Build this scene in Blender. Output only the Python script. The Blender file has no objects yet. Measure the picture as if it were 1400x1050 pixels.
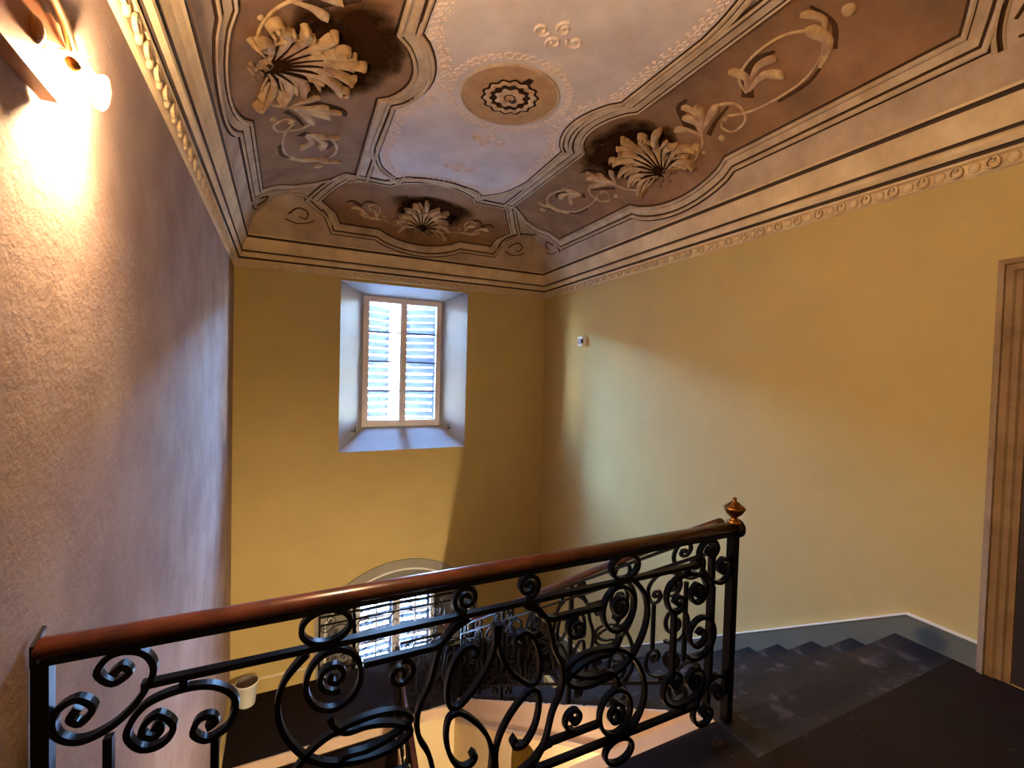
import bpy, bmesh, math, random
from mathutils import Vector, Matrix
random.seed(7)
sc = bpy.context.scene
C = sc.collection
V = Vector
PI = math.pi

# ------------------------------------------------------------------ camera
cam_d = bpy.data.cameras.new('camera'); cam = bpy.data.objects.new('camera', cam_d); C.objects.link(cam)
FW = V((0.42533, 0.90463, -0.02725)); RT = V((0.90495, -0.42467, 0.02676)); UP = V((-0.01264, 0.03604, 0.99927))
EYE = V((0, 0, 1.7))
cam_d.lens = 15.848; cam_d.sensor_width = 36; cam_d.clip_start = 0.02; cam_d.clip_end = 200
cam.matrix_world = Matrix(((RT.x, UP.x, -FW.x, EYE.x), (RT.y, UP.y, -FW.y, EYE.y), (RT.z, UP.z, -FW.z, EYE.z), (0, 0, 0, 1)))
sc.camera = cam

# ------------------------------------------------------------------ world, exposure, portals
wd = bpy.data.worlds.new('sky'); sc.world = wd; wd.use_nodes = True
nt = wd.node_tree; nt.nodes.clear()
out = nt.nodes.new('ShaderNodeOutputWorld'); bg = nt.nodes.new('ShaderNodeBackground'); sky = nt.nodes.new('ShaderNodeTexSky')
sky.sky_type = 'NISHITA'; sky.sun_disc = False; sky.sun_elevation = math.radians(38); sky.sun_rotation = math.radians(200)
sky.air_density = 1.0; sky.dust_density = 0.3; sky.ozone_density = 5.0
SKY_STRENGTH = 108.0
bg.inputs['Strength'].default_value = SKY_STRENGTH
nt.links.new(sky.outputs[0], bg.inputs[0]); nt.links.new(bg.outputs[0], out.inputs[0])
sc.view_settings.view_transform = 'Standard'; sc.view_settings.look = 'None'
sc.view_settings.gamma = 1.0; sc.view_settings.use_curve_mapping = False
sc.view_settings.exposure = 0.60

def portal(name, loc, sx, sz):
    l = bpy.data.lights.new(name, 'AREA'); l.shape = 'RECTANGLE'; l.size = sx; l.size_y = sz
    l.cycles.is_portal = True
    o = bpy.data.objects.new(name, l); C.objects.link(o); o.location = loc
    o.rotation_euler = (math.radians(-90), 0, 0)      # shines toward -y, into the room
    return o
portal('upper_window_portal', (1.455, 7.20, 1.80), 1.10, 1.86)
portal('lower_window_portal', (1.45, 7.30, -2.62), 1.12, 1.58)

LAMP_POWER = 185.0
HALL_POWER = 450.0

# ------------------------------------------------------------------ room numbers
XL_B, AL = -0.785, -0.034          # left wall x at the back wall, slope
XR_B, AR = 3.787, 0.0175
YB = 6.78; YFRONT = -0.32
ZC, ZE, PP = 2.966, 3.357, 0.164    # cornice foot, cornice top, projection
ZV = 3.99                           # flat crown of the coved vault
YC = 3.60; XC = 1.57                # centre of the painted ceiling
YBC = YB - PP; YFC = 2 * YC - YBC
X0, X1, Y1 = 0.60, 2.62, 5.74
Y0 = 2 * YC - Y1
ZMID = -2.70; ZLOW = -5.40
YTOP = 1.57; RISE = 2.70 / 15; RUN = 0.273
YRAIL = 1.511; XNEW = 1.93
def xl(y): return XL_B + AL * (y - YB)
def xr(y): return XR_B + AR * (y - YB)
def nosing(y): return -RISE / RUN * (y - YTOP)

# ------------------------------------------------------------------ materials
def srgb(r, g, b):
    f = lambda c: (c / 255 / 12.92) if c / 255 <= 0.04045 else ((c / 255 + 0.055) / 1.055) ** 2.4
    return (f(r), f(g), f(b), 1)
MATS = {}
def mat(name, col, rough=0.8, var=0.0, vscale=3.0, col2=None, bump=0.0, bscale=60.0, metal=0.0, spec=0.5, emit=None, estr=0.0, detail=6, spots=None, coat=0.0):
    m = bpy.data.materials.new(name); m.use_nodes = True
    n = m.node_tree.nodes; l = m.node_tree.links; b = n['Principled BSDF']
    b.inputs['Base Color'].default_value = col; b.inputs['Roughness'].default_value = rough
    b.inputs['Metallic'].default_value = metal; b.inputs['Specular IOR Level'].default_value = spec
    b.inputs['Coat Weight'].default_value = coat; b.inputs['Coat Roughness'].default_value = 0.15
    tc = n.new('ShaderNodeTexCoord')
    if var > 0 or col2:
        no = n.new('ShaderNodeTexNoise'); no.inputs['Scale'].default_value = vscale; no.inputs['Detail'].default_value = detail; no.inputs['Roughness'].default_value = 0.62
        l.new(tc.outputs['Object'], no.inputs['Vector'])
        rp = n.new('ShaderNodeValToRGB'); rp.color_ramp.elements[0].position = 0.32; rp.color_ramp.elements[1].position = 0.68
        c2 = col2 or tuple(c * (1 - var) for c in col[:3]) + (1,)
        rp.color_ramp.elements[0].color = c2; rp.color_ramp.elements[1].color = col
        l.new(no.outputs['Fac'], rp.inputs['Fac']); last = rp.outputs['Color']
        if spots:
            n2 = n.new('ShaderNodeTexNoise'); n2.inputs['Scale'].default_value = spots[1]; n2.inputs['Detail'].default_value = 8; n2.inputs['Roughness'].default_value = 0.7
            l.new(tc.outputs['Object'], n2.inputs['Vector'])
            r2 = n.new('ShaderNodeValToRGB'); r2.color_ramp.elements[0].position = spots[2]; r2.color_ramp.elements[1].position = spots[2] + 0.09
            r2.color_ramp.elements[0].color = (0, 0, 0, 1); r2.color_ramp.elements[1].color = (1, 1, 1, 1)
            l.new(n2.outputs['Fac'], r2.inputs['Fac'])
            mx = n.new('ShaderNodeMix'); mx.data_type = 'RGBA'
            l.new(r2.outputs['Color'], mx.inputs['Factor']); l.new(last, mx.inputs['A']); mx.inputs['B'].default_value = spots[0]
            last = mx.outputs['Result']
        l.new(last, b.inputs['Base Color'])
    if bump > 0:
        nb = n.new('ShaderNodeTexNoise'); nb.inputs['Scale'].default_value = bscale; nb.inputs['Detail'].default_value = 8; nb.inputs['Roughness'].default_value = 0.65
        l.new(tc.outputs['Object'], nb.inputs['Vector'])
        bp = n.new('ShaderNodeBump'); bp.inputs['Strength'].default_value = bump; bp.inputs['Distance'].default_value = 0.02
        l.new(nb.outputs['Fac'], bp.inputs['Height']); l.new(bp.outputs['Normal'], b.inputs['Normal'])
    if emit:
        b.inputs['Emission Color'].default_value = emit; b.inputs['Emission Strength'].default_value = estr
    MATS[name] = m
    return m
mat('ochre', srgb(190, 166, 104), 0.75, 0.10, 1.6, bump=0.12, bscale=90)
mat('left_plaster', srgb(156, 132, 120), 0.8, col2=srgb(130, 102, 90), vscale=2.2, bump=0.28, bscale=30, spots=(srgb(128, 94, 76), 9, 0.66))
mat('cream_wall', srgb(236, 214, 170), 0.8, 0.05, 2.0, bump=0.08)
mat('reveal', srgb(158, 156, 152), 0.75, 0.06, 4, bump=0.15, bscale=50)
mat('cornice', srgb(226, 202, 160), 0.8, col2=srgb(192, 164, 126), vscale=3.0, bump=0.2, bscale=60)
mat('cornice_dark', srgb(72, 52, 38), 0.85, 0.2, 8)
mat('egg', srgb(224, 198, 156), 0.75, 0.3, 30)
mat('vault', srgb(196, 172, 146), 0.85, col2=srgb(158, 134, 112), vscale=2.6, bump=0.12, bscale=40)
mat('brown_field', srgb(152, 114, 80), 0.85, col2=srgb(116, 86, 60), spec=0.1, vscale=2.2, bump=0.12, bscale=40)
mat('grey_field', srgb(220, 206, 200), 0.85, col2=srgb(186, 172, 166), spec=0.15, vscale=1.7, bump=0.12, bscale=40)
mat('moulding', srgb(200, 176, 146), 0.8, col2=srgb(164, 140, 112), spec=0.15, vscale=5)
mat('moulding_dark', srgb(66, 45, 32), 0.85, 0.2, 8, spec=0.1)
mat('lace', srgb(226, 206, 194), 0.85, 0.15, 20)
mat('ornament', srgb(208, 176, 130), 0.75, col2=srgb(150, 114, 78), vscale=9)
mat('ornament_dim', srgb(158, 128, 96), 0.8, col2=srgb(110, 84, 60), vscale=9)
mat('rosette_ground', srgb(184, 142, 86), 0.8, col2=srgb(156, 114, 64), vscale=6)
mat('shade_paint', srgb(84, 56, 36), 0.9, 0.3, 12, spec=0.05)
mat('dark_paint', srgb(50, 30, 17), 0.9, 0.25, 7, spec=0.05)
mat('iron', srgb(11, 10, 10), 0.30, 0.3, 40, metal=0.0, spec=0.16)
mat('wood', srgb(74, 35, 21), 0.30, col2=srgb(42, 18, 11), vscale=14, spec=0.4, coat=0.2)
mat('brass', srgb(150, 104, 52), 0.34, 0.3, 30, metal=1.0)
mat('stair_stone', srgb(44, 42, 48), 0.5, spec=0.3, col2=srgb(30, 28, 33), vscale=5, bump=0.15, bscale=30, spots=(srgb(88, 84, 88), 5, 0.57))
mat('floor_brown', srgb(33, 21, 18), 0.6, spec=0.2, col2=srgb(24, 15, 13), vscale=3, bump=0.15, bscale=25, spots=(srgb(92, 78, 72), 5, 0.62))
mat('landing_dark', srgb(30, 20, 17), 0.8, 0.2, 4, bump=0.1, spec=0.08)
mat('skirting', srgb(98, 100, 88), 0.6, 0.12, 5)
mat('bead', srgb(232, 228, 214), 0.5)
mat('grey_stone', srgb(150, 142, 128), 0.75, 0.15, 6, bump=0.15)
mat('door_stone', srgb(158, 130, 98), 0.8, col2=srgb(124, 98, 72), vscale=6, bump=0.3, bscale=45)
mat('door_wood', srgb(44, 28, 18), 0.5, 0.3, 12)
mat('white_paint', srgb(244, 238, 238), 0.45, 0.05, 10)
mat('bar_blue', srgb(96, 104, 124), 0.5)
mat('shutter', srgb(58, 68, 84), 0.6, 0.08, 10)
mat('hook_iron', srgb(30, 28, 30), 0.5)
mat('white_plastic', srgb(240, 238, 230), 0.4)
mat('inside_plastic', srgb(120, 104, 90), 0.6)
mat('lens', srgb(20, 18, 20), 0.2)
mat('lens_cover', srgb(176, 184, 214), 0.3)
mat('slab_edge', srgb(206, 178, 152), 0.7, 0.12, 5)
mat('facade', srgb(140, 116, 92), 0.85, 0.08, 2)
mat('pavement', srgb(96, 92, 88), 0.9, 0.1, 2)
mat('brown_metal', srgb(150, 92, 48), 0.45, 0.3, 20, metal=0.0)
mat('lamp_glow', (1, 0.8, 0.5, 1), 0.3, emit=(1.0, 0.69, 0.38, 1), estr=LAMP_POWER / (PI * 0.0172))
mat('hall_glow', (1, 0.8, 0.5, 1), 0.3, emit=(1.0, 0.83, 0.58, 1), estr=HALL_POWER / (PI * 0.0616))
def glass(name, tint=(1, 1, 1, 1)):
    m = bpy.data.materials.new(name); m.use_nodes = True
    n = m.node_tree.nodes; l = m.node_tree.links; n.clear()
    o = n.new('ShaderNodeOutputMaterial'); t = n.new('ShaderNodeBsdfTransparent'); g = n.new('ShaderNodeBsdfGlossy'); x = n.new('ShaderNodeMixShader')
    t.inputs[0].default_value = tint; g.inputs['Roughness'].default_value = 0.03; x.inputs[0].default_value = 0.06
    l.new(t.outputs[0], x.inputs[1]); l.new(g.outputs[0], x.inputs[2]); l.new(x.outputs[0], o.inputs[0])
    MATS[name] = m
glass('glass', (0.96, 0.98, 1, 1)); glass('lamp_glass', (1, 0.95, 0.88, 1))
def fade_paint(name, col):
    m = bpy.data.materials.new(name); m.use_nodes = True
    n = m.node_tree.nodes; l = m.node_tree.links; b = n['Principled BSDF']; o = n['Material Output']
    b.inputs['Base Color'].default_value = col; b.inputs['Roughness'].default_value = 0.95; b.inputs['Specular IOR Level'].default_value = 0.0
    at = n.new('ShaderNodeAttribute'); at.attribute_name = 'cover'
    tc = n.new('ShaderNodeTexCoord'); no = n.new('ShaderNodeTexNoise'); no.inputs['Scale'].default_value = 9; no.inputs['Detail'].default_value = 6
    l.new(tc.outputs['Object'], no.inputs['Vector'])
    ad = n.new('ShaderNodeMath'); ad.operation = 'MULTIPLY_ADD'; ad.inputs[1].default_value = 0.9; ad.inputs[2].default_value = -0.45
    l.new(no.outputs['Fac'], ad.inputs[0])
    sm = n.new('ShaderNodeMath'); sm.operation = 'ADD'; l.new(at.outputs['Fac'], sm.inputs[0]); l.new(ad.outputs[0], sm.inputs[1])
    mr = n.new('ShaderNodeMapRange'); mr.inputs['From Min'].default_value = 0.15; mr.inputs['From Max'].default_value = 0.75
    l.new(sm.outputs[0], mr.inputs['Value'])
    t = n.new('ShaderNodeBsdfTransparent'); x = n.new('ShaderNodeMixShader')
    l.new(mr.outputs[0], x.inputs[0]); l.new(t.outputs[0], x.inputs[1]); l.new(b.outputs[0], x.inputs[2]); l.new(x.outputs[0], o.inputs[0])
    MATS[name] = m
fade_paint('paint_patch', srgb(50, 29, 16))

# ------------------------------------------------------------------ builders
class MB:
    def __init__(s): s.v = []; s.f = []; s.m = []; s.smooth = False; s.attr = None
    def add(s, verts, faces, mi=0):
        o = len(s.v); s.v += [V(p) for p in verts]; s.f += [tuple(i + o for i in f) for f in faces]
        s.m += (mi if isinstance(mi, list) else [mi] * len(faces)); return s
    def box(s, lo, hi, mi=0):
        x0, y0, z0 = lo; x1, y1, z1 = hi
        return s.add([(x0,y0,z0),(x1,y0,z0),(x1,y1,z0),(x0,y1,z0),(x0,y0,z1),(x1,y0,z1),(x1,y1,z1),(x0,y1,z1)],
                     [(0,3,2,1),(4,5,6,7),(0,1,5,4),(1,2,6,5),(2,3,7,6),(3,0,4,7)], mi)
    def bar(s, a, b, w, h, up=V((0,0,1)), mi=0):
        a, b = V(a), V(b); d = (b - a).normalized(); sd = d.cross(up)
        if sd.length < 1e-4: sd = V((1,0,0))
        sd.normalize(); u = sd.cross(d).normalized()
        pts = [p + sd * (i * w / 2) + u * (j * h / 2) for p in (a, b) for i, j in ((-1,-1),(1,-1),(1,1),(-1,1))]
        return s.add(pts, [(3,2,1,0),(4,5,6,7),(0,1,5,4),(1,2,6,5),(2,3,7,6),(3,0,4,7)], mi)
    def prism(s, poly, off, mi=0):
        n = len(poly); P = [V(p) for p in poly]; Q = [p + V(off) for p in P]
        return s.add(P + Q, [tuple(range(n))[::-1], tuple(range(n, 2*n))] + [(i, (i+1) % n, n + (i+1) % n, n + i) for i in range(n)], mi)
    def sweep(s, path, normals, sec, closed_path=False, closed_sec=True, mi=0, scale=None, caps=True):
        n = len(path); k = len(sec); P = [V(p) for p in path]; vs = []
        for i in range(n):
            if closed_path: t0 = (P[i] - P[i-1]); t1 = (P[(i+1) % n] - P[i])
            else: t0 = P[i] - P[max(i-1, 0)]; t1 = P[min(i+1, n-1)] - P[i]
            if t0.length < 1e-9: t0 = t1
            if t1.length < 1e-9: t1 = t0
            t0 = t0.normalized(); t1 = t1.normalized(); t = t0 + t1
            if t.length < 1e-6: t = t1
            t.normalize()
            nn = normals if isinstance(normals, Vector) else normals[i]
            b = nn.cross(t)
            if b.length < 1e-6: b = V((1,0,0))
            b.normalize(); nn2 = t.cross(b)
            mt = min(2.0, 1 / max(0.35, t.dot(t1)))
            sc_ = 1 if scale is None else scale[i]
            vs += [P[i] + b * (u * sc_ * mt) + nn2 * (h * sc_) for u, h in sec]
        fs = []; ms = []
        segs = k if closed_sec else k - 1
        for i in range(n if closed_path else n - 1):
            j = (i + 1) % n
            for q in range(segs):
                r = (q + 1) % k
                fs.append((i*k+q, i*k+r, j*k+r, j*k+q)); ms.append(mi[q] if isinstance(mi, list) else mi)
        if caps and not closed_path and closed_sec:
            fs.append(tuple(range(k))[::-1]); fs.append(tuple((n-1)*k + q for q in range(k))); ms += [0, 0]
        return s.add(vs, fs, ms)
    def lathe(s, prof, c=(0,0,0), n=20, mi=0, axis=None):
        c = V(c); vs = []; k = len(prof)
        for i in range(n):
            a = 2 * PI * i / n
            for r, z in prof:
                p = V((r * math.cos(a), r * math.sin(a), z))
                if axis is not None: p = axis @ p
                vs.append(c + p)
        fs = [(i*k+q, ((i+1) % n)*k+q, ((i+1) % n)*k+q+1, i*k+q+1) for i in range(n) for q in range(k-1)]
        return s.add(vs, fs, mi)
    def ball(s, c, rx, ry, rz, n=12, m=8, mi=0):
        prof = [(math.sin(PI * j / m), -math.cos(PI * j / m)) for j in range(m + 1)]
        o = len(s.v); s.lathe(prof, (0,0,0), n, mi)
        for i in range(o, len(s.v)): p = s.v[i]; s.v[i] = V((p.x*rx, p.y*ry, p.z*rz)) + V(c)
        return s
WL = {}
def obj(name, mb, mats, parent=None, smooth=False, kind=None, label=None, cat=None, group=None, origin=None):
    vs = mb.v
    if origin is None:
        lo = V((min(p.x for p in vs), min(p.y for p in vs), min(p.z for p in vs))); hi = V((max(p.x for p in vs), max(p.y for p in vs), max(p.z for p in vs)))
        origin = (lo + hi) / 2
        if parent is None: origin.z = lo.z
    origin = V(origin)
    me = bpy.data.meshes.new(name); me.from_pydata([p - origin for p in vs], [], mb.f)
    for m_ in (mats if isinstance(mats, (list, tuple)) else [mats]): me.materials.append(MATS[m_])
    me.polygons.foreach_set('material_index', mb.m)
    if smooth: me.polygons.foreach_set('use_smooth', [True] * len(mb.f))
    if mb.attr is not None:
        a = me.attributes.new('cover', 'FLOAT', 'POINT'); a.data.foreach_set('value', mb.attr)
    me.update()
    o = bpy.data.objects.new(name, me); C.objects.link(o)
    WL[o.name] = origin
    if parent is not None: o.parent = parent; o.location = origin - WL[parent.name]
    else: o.location = origin
    tag(o, label, cat, group, kind); return o
def tag(o, label=None, cat=None, group=None, kind=None):
    if label: o['label'] = label
    if cat: o['category'] = cat
    if group: o['group'] = group
    if kind: o['kind'] = kind
    return o
def empty(name, loc, label=None, cat=None, group=None, kind=None):
    o = bpy.data.objects.new(name, None); C.objects.link(o); o.location = loc; o.empty_display_size = 0.1
    WL[o.name] = V(loc); return tag(o, label, cat, group, kind)
def inst(name, me, parent, wloc, rot=None):
    o = bpy.data.objects.new(name, me); C.objects.link(o); o.parent = parent; o.location = V(wloc) - WL[parent.name]
    if rot is not None: o.rotation_euler = rot
    WL[o.name] = V(wloc); return o
def mesh_of(mb, mats, smooth=False):
    me = bpy.data.meshes.new('shared'); me.from_pydata(mb.v, [], mb.f)
    for m_ in mats: me.materials.append(MATS[m_])
    me.polygons.foreach_set('material_index', mb.m)
    if smooth: me.polygons.foreach_set('use_smooth', [True] * len(mb.f))
    me.update(); return me
def catmull(pts, sub=6, closed=False):
    P = [V(p) for p in pts]; n = len(P); out = []
    rng = range(n if closed else n - 1)
    for i in rng:
        if closed: a, b, c, d = P[i-1], P[i], P[(i+1) % n], P[(i+2) % n]
        else: a, b, c, d = P[max(i-1,0)], P[i], P[i+1], P[min(i+2,n-1)]
        for j in range(sub):
            t = j / sub
            out.append(0.5 * ((2*b) + (c-a)*t + (2*a-5*b+4*c-d)*t*t + (3*b-a-3*c+d)*t**3))
    if not closed: out.append(P[-1])
    return out
def fill_holes(loops, mk):
    bm = bmesh.new(); es = []
    for lp in loops:
        vv = [bm.verts.new(mk(p)) for p in lp]
        es += [bm.edges.new((vv[i], vv[(i+1) % len(vv)])) for i in range(len(vv))]
    bmesh.ops.triangle_fill(bm, edges=es, use_beauty=True)
    bm.verts.index_update(); mb = MB()
    mb.add([v.co.copy() for v in bm.verts], [tuple(v.index for v in f.verts) for f in bm.faces]); bm.free(); return mb
def spiral(cx, cz, r0, r1, a0, turns, n=26):
    return [(cx + (r0 + (r1-r0)*i/n) * math.cos(a0 + turns*2*PI*i/n), cz + (r0 + (r1-r0)*i/n) * math.sin(a0 + turns*2*PI*i/n)) for i in range(n+1)]
def ellipse(cx, cz, rx, rz, n=28): return [(cx + rx*math.cos(2*PI*i/n), cz + rz*math.sin(2*PI*i/n)) for i in range(n)]

# ================================================================== walls and floors
ZT = 4.25
w = MB().add([(xl(YFRONT),YFRONT,ZLOW),(xl(YB),YB,ZLOW),(xl(YB),YB,ZT),(xl(YFRONT),YFRONT,ZT)], [(3,2,1,0)])
obj('wall_left', w, 'left_plaster', kind='structure', label='rough pale plaster wall beside the lit sconce')
w = MB().add([(xr(YFRONT),YFRONT,ZLOW),(xr(YB),YB,ZLOW),(xr(YB),YB,ZT),(xr(YFRONT),YFRONT,ZT)], [(0,1,2,3)])
obj('wall_right', w, 'ochre', kind='structure', label='ochre painted wall above the descending stairs')
# back wall with the splayed window and the arched recess
ACX, AHW, ASP, ATOP = 1.44, 1.20, -1.90, -1.20
AR_ = (AHW**2 + (ATOP-ASP)**2) / (2*(ATOP-ASP)); ACZ = ATOP - AR_
a_end = math.asin(AHW / AR_)
def arch_pts(inset=0.0, n=24, zbot=-3.6):
    r = AR_ - inset; hw = AHW - inset; ae = math.asin(min(1, hw / r))
    return [(ACX - hw, zbot)] + [(ACX + r*math.sin(-ae + 2*ae*i/n), ACZ + r*math.cos(-ae + 2*ae*i/n)) for i in range(n+1)] + [(ACX + hw, zbot)]
W1 = (0.50, 2.38, 0.49, 2.92)
back = fill_holes([[(xl(YB), ZLOW), (xr(YB), ZLOW), (xr(YB), ZT), (xl(YB), ZT)],
                   [(W1[0], W1[2]), (W1[1], W1[2]), (W1[1], W1[3]), (W1[0], W1[3])], arch_pts()], lambda p: (p[0], YB, p[1]))
obj('wall_back', back, 'ochre', kind='structure', label='ochre painted wall with the two windows')
w = MB().add([(xl(YFRONT),YFRONT,ZLOW),(xr(YFRONT),YFRONT,ZLOW),(xr(YFRONT),YFRONT,ZT),(xl(YFRONT),YFRONT,ZT)], [(0,1,2,3)])
YL = YFC - PP   # wall that carries the front cornice, above a wide opening
w.box((xl(0)-0.0, YL-0.12, 2.86), (xr(0), YL, ZT))
obj('wall_front', w, 'ochre', kind='structure', label='ochre painted wall behind the viewer')
lowc = MB().box((xl(0), YFRONT, 2.86), (xr(0), YL-0.12, 2.92)); obj('ceiling_vestibule', lowc, 'cream_wall', kind='structure', label='low plain ceiling over the landing entrance')
top_slab = MB().box((-1.0, YFRONT-0.05, ZT), (4.0, YB+0.05, ZT+0.1)); obj('added_slab', top_slab, 'cream_wall', kind='structure', label='unseen slab added above the painted vault to keep sky light out')  # unseen cover added so no sky light leaks through the seams

# landing where the viewer stands
fl = MB().box((xl(0)-0.05, YFRONT, -0.22), (xr(0)+0.0, 1.30, 0.0))
fl.box((xl(1)-0.05, 1.30, -0.22), (1.88, 1.53, 0.0))
fo = obj('floor', fl, 'floor_brown', kind='structure', label='dark brown worn floor of the upper landing')
ed = MB().box((xl(1.5), 1.53, -0.24), (1.90, 1.60, -0.002)); obj('edge_strip', ed, 'slab_edge', parent=fo, label='pale stone edge of the landing slab')
sofa = MB().box((xl(0), YFRONT, -0.26), (xr(0), 1.57, -0.221)); obj('soffit', sofa, 'cream_wall', parent=fo)
# mid landing
ml = MB().box((xl(6), 5.60, ZMID-0.13), (1.93, YB, ZMID)); ml.box((1.93, 5.392, ZMID-0.13), (xr(6), YB, ZMID))
mo = obj('floor_half_landing', ml, 'landing_dark', kind='structure', label='dark floor of the half landing below the windows')
e = MB()
pts = [(xl(5.6), 5.60), (1.55, 5.60)] + [(1.55 + 0.35*math.sin(a*PI/16), 5.46 + 0.14*math.cos(a*PI/16)) for a in range(1, 9)]
e.sweep([V((x, y, ZMID-0.07)) for x, y in pts], V((0,0,1)), [(-0.02,-0.07),(0.02,-0.055),(0.03,0.0),(0.03,0.064),(-0.02,0.064)], mi=0)
obj('landing_edge', e, 'slab_edge', parent=mo, label='cream edge of the half landing slab')
lf = MB().box((-0.9, YFRONT, ZLOW-0.1), (3.9, YB, ZLOW)); obj('floor_lower_hall', lf, 'slab_edge', kind='structure', label='pale floor of the hall far below')
# wall under the half landing
ul = MB().box((1.05, 5.72, ZLOW), (2.06, 5.80, ZMID-0.13)); obj('wall_under_landing', ul, 'cream_wall', kind='structure', label='cream wall under the half landing')

# staircase
stair = empty('staircase', (2.8, 1.57, 0), label='dark grey stone flight descending along the ochre wall', kind='structure')
for i in range(0, 15):
    ya = YTOP + RUN*(i-1); yb_ = YTOP + RUN*i
    z = -RISE*i
    m = MB()
    if i == 0: m.box((1.88, 1.30, -0.2), (xr(1.4), YTOP+0.03, 0.0))
    else:
        m.box((1.905, ya-0.02, z-0.04), (xr(ya), yb_+0.025, z)); m.box((1.93, yb_-0.03, z-RISE+0.0), (xr(ya), yb_, z-0.0401))
    if i == 15: continue
    obj('step', m, 'stair_stone', parent=stair)
# stringer and wall below the flight
XS = 1.93
def strip(x0_, x1_, d0, d1, y0_, y1_):
    return MB().prism([(x0_, y0_, nosing(y0_)+d0), (x0_, y1_, nosing(y1_)+d0), (x0_, y1_, nosing(y1_)+d1), (x0_, y0_, nosing(y0_)+d1)], (x1_-x0_, 0, 0))
s = strip(1.895, 1.925, -0.30, 0.0, 1.57, 5.44); obj('stringer', s, 'slab_edge', parent=stair, label='cream side of the stair flight')
s = strip(1.88, 1.90, -0.315, -0.275, 1.57, 5.44); obj('stringer_moulding', s, 'slab_edge', parent=stair)
s = strip(1.93, xr(4), -0.36, -0.27, 1.57, 5.44); obj('stair_soffit', s, 'cream_wall', parent=stair)
hole = [(2.95, ZLOW+0.01), (2.95, -2.15)] + [(3.45 - 0.5*math.cos(PI*i/14), -2.15 + 0.42*math.sin(PI*i/14)) for i in range(1, 14)] + [(3.95, -2.15), (3.95, ZLOW+0.01)]
sw = fill_holes([[(1.62, ZLOW), (5.72, ZLOW), (5.72, nosing(5.6)-0.28), (1.62, nosing(1.62)-0.3)], hole], lambda p: (1.96, p[0], p[1]))
obj('wall_under_stairs', sw, 'cream_wall', kind='structure', label='cream wall under the stair flight with an arched opening')
nb = MB().box((2.45, 2.7, ZLOW), (2.5, 4.2, -1.6)); obj('wall_passage', nb, 'ochre', kind='structure', label='ochre wall seen through the arch under the stairs')
# lower flight
low = empty('staircase_lower', (0.3, 5.6, ZMID), label='lower flight running down along the pale plaster wall', kind='structure')
for i in range(1, 12):
    z = ZMID - RISE*i; ya = 5.60 - RUN*i
    m = MB().box((xl(ya), ya, z-0.3), (1.12, ya+RUN+0.01, z)); obj('step', m, 'landing_dark', parent=low)
m = MB().prism([(1.12, 5.60, ZMID-0.40), (1.12, 5.60, ZMID+0.02), (1.12, 5.60-RUN*11, ZMID+0.02-RISE*11), (1.12, 5.60-RUN*11, ZMID-0.42-RISE*11)], (0.04,0,0))
obj('stringer', m, 'slab_edge', parent=low)

# skirting boards
sk = MB(); H = 0.155
sk.prism([(xr(1.2), 1.19, 0.0), (xr(1.2), 1.19, H), (xr(1.5), 1.545, H), (xr(5), 5.39, nosing(5.39)+0.16), (xr(6), YB, ZMID+0.19), (xr(6), YB, ZMID), (xr(5), 5.39, ZMID-0.0), (xr(1.6), 1.55, -0.2)], (-0.025, 0, 0))
so = obj('baseboard_right', sk, 'skirting', kind='structure', label='grey skirting climbing beside the stairs on the ochre wall')
bd = MB()
bd.sweep([V((xr(1.2)-0.014, 1.19, H+0.006)), V((xr(1.5)-0.014, 1.545, H+0.006)), V((xr(5)-0.014, 5.39, nosing(5.39)+0.166)), V((xr(6)-0.014, YB, ZMID+0.196))], V((1,0,0)), [(-0.0045,-0.016),(0.0045,-0.016),(0.0045,0.016),(-0.0045,0.016)])
obj('bead', bd, 'bead', parent=so, label='thin white line along the skirting')
sb = MB().box((xl(YB), YB-0.025, ZMID), (0.24, YB, ZMID+0.19)); bo = obj('baseboard_back', sb, 'ochre', kind='structure', label='skirting under the windows on the half landing')
obj('bead', MB().box((xl(YB), YB-0.03, ZMID+0.19), (0.24, YB, ZMID+0.20)), 'bead', parent=bo)
sb = MB().add([(xl(5.6), 5.6, ZMID), (xl(YB), YB, ZMID), (xl(YB), YB, ZMID+0.19), (xl(5.6), 5.6, ZMID+0.19), (xl(5.6)+.025, 5.6, ZMID), (xl(YB)+.025, YB, ZMID), (xl(YB)+.025, YB, ZMID+0.19), (xl(5.6)+.025, 5.6, ZMID+0.19)], [(4,5,6,7),(3,2,6,7),(0,4,7,3)])
obj('baseboard_left', sb, 'ochre', kind='structure', label='skirting of the half landing along the pale plaster wall')

# ================================================================== coved ceiling
def P_(side, t, wv, h=0.0):
    """point on the vault: side panel, position along it, w = 0 at the cornice .. 1 at the flat crown, >1 on the flat"""
    if wv < 1: s_ = math.cos(wv*PI/2); sn = math.sin(wv*PI/2); ext = 0
    else: s_ = 0; sn = 1; ext = (wv-1)*1.26
    z = ZE + (ZV-ZE)*sn
    if side == 'L': a = X0 - xlp(t); p = V((X0 - a*s_ + ext, t, z)); n = V((s_/a, 0, -sn/(ZV-ZE)))
    elif side == 'R': a = xrp(t) - X1; p = V((X1 + a*s_ - ext, t, z)); n = V((-s_/a, 0, -sn/(ZV-ZE)))
    elif side == 'B': a = YBC - Y1; p = V((t, Y1 + a*s_ - ext, z)); n = V((0, -s_/a, -sn/(ZV-ZE)))
    else: a = Y0 - YFC; p = V((t, Y0 - a*s_ + ext, z)); n = V((0, s_/a, -sn/(ZV-ZE)))
    n.normalize(); return p + n*h, n
def xlp(y): return xl(y) + PP
def xrp(y): return xr(y) - PP
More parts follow.
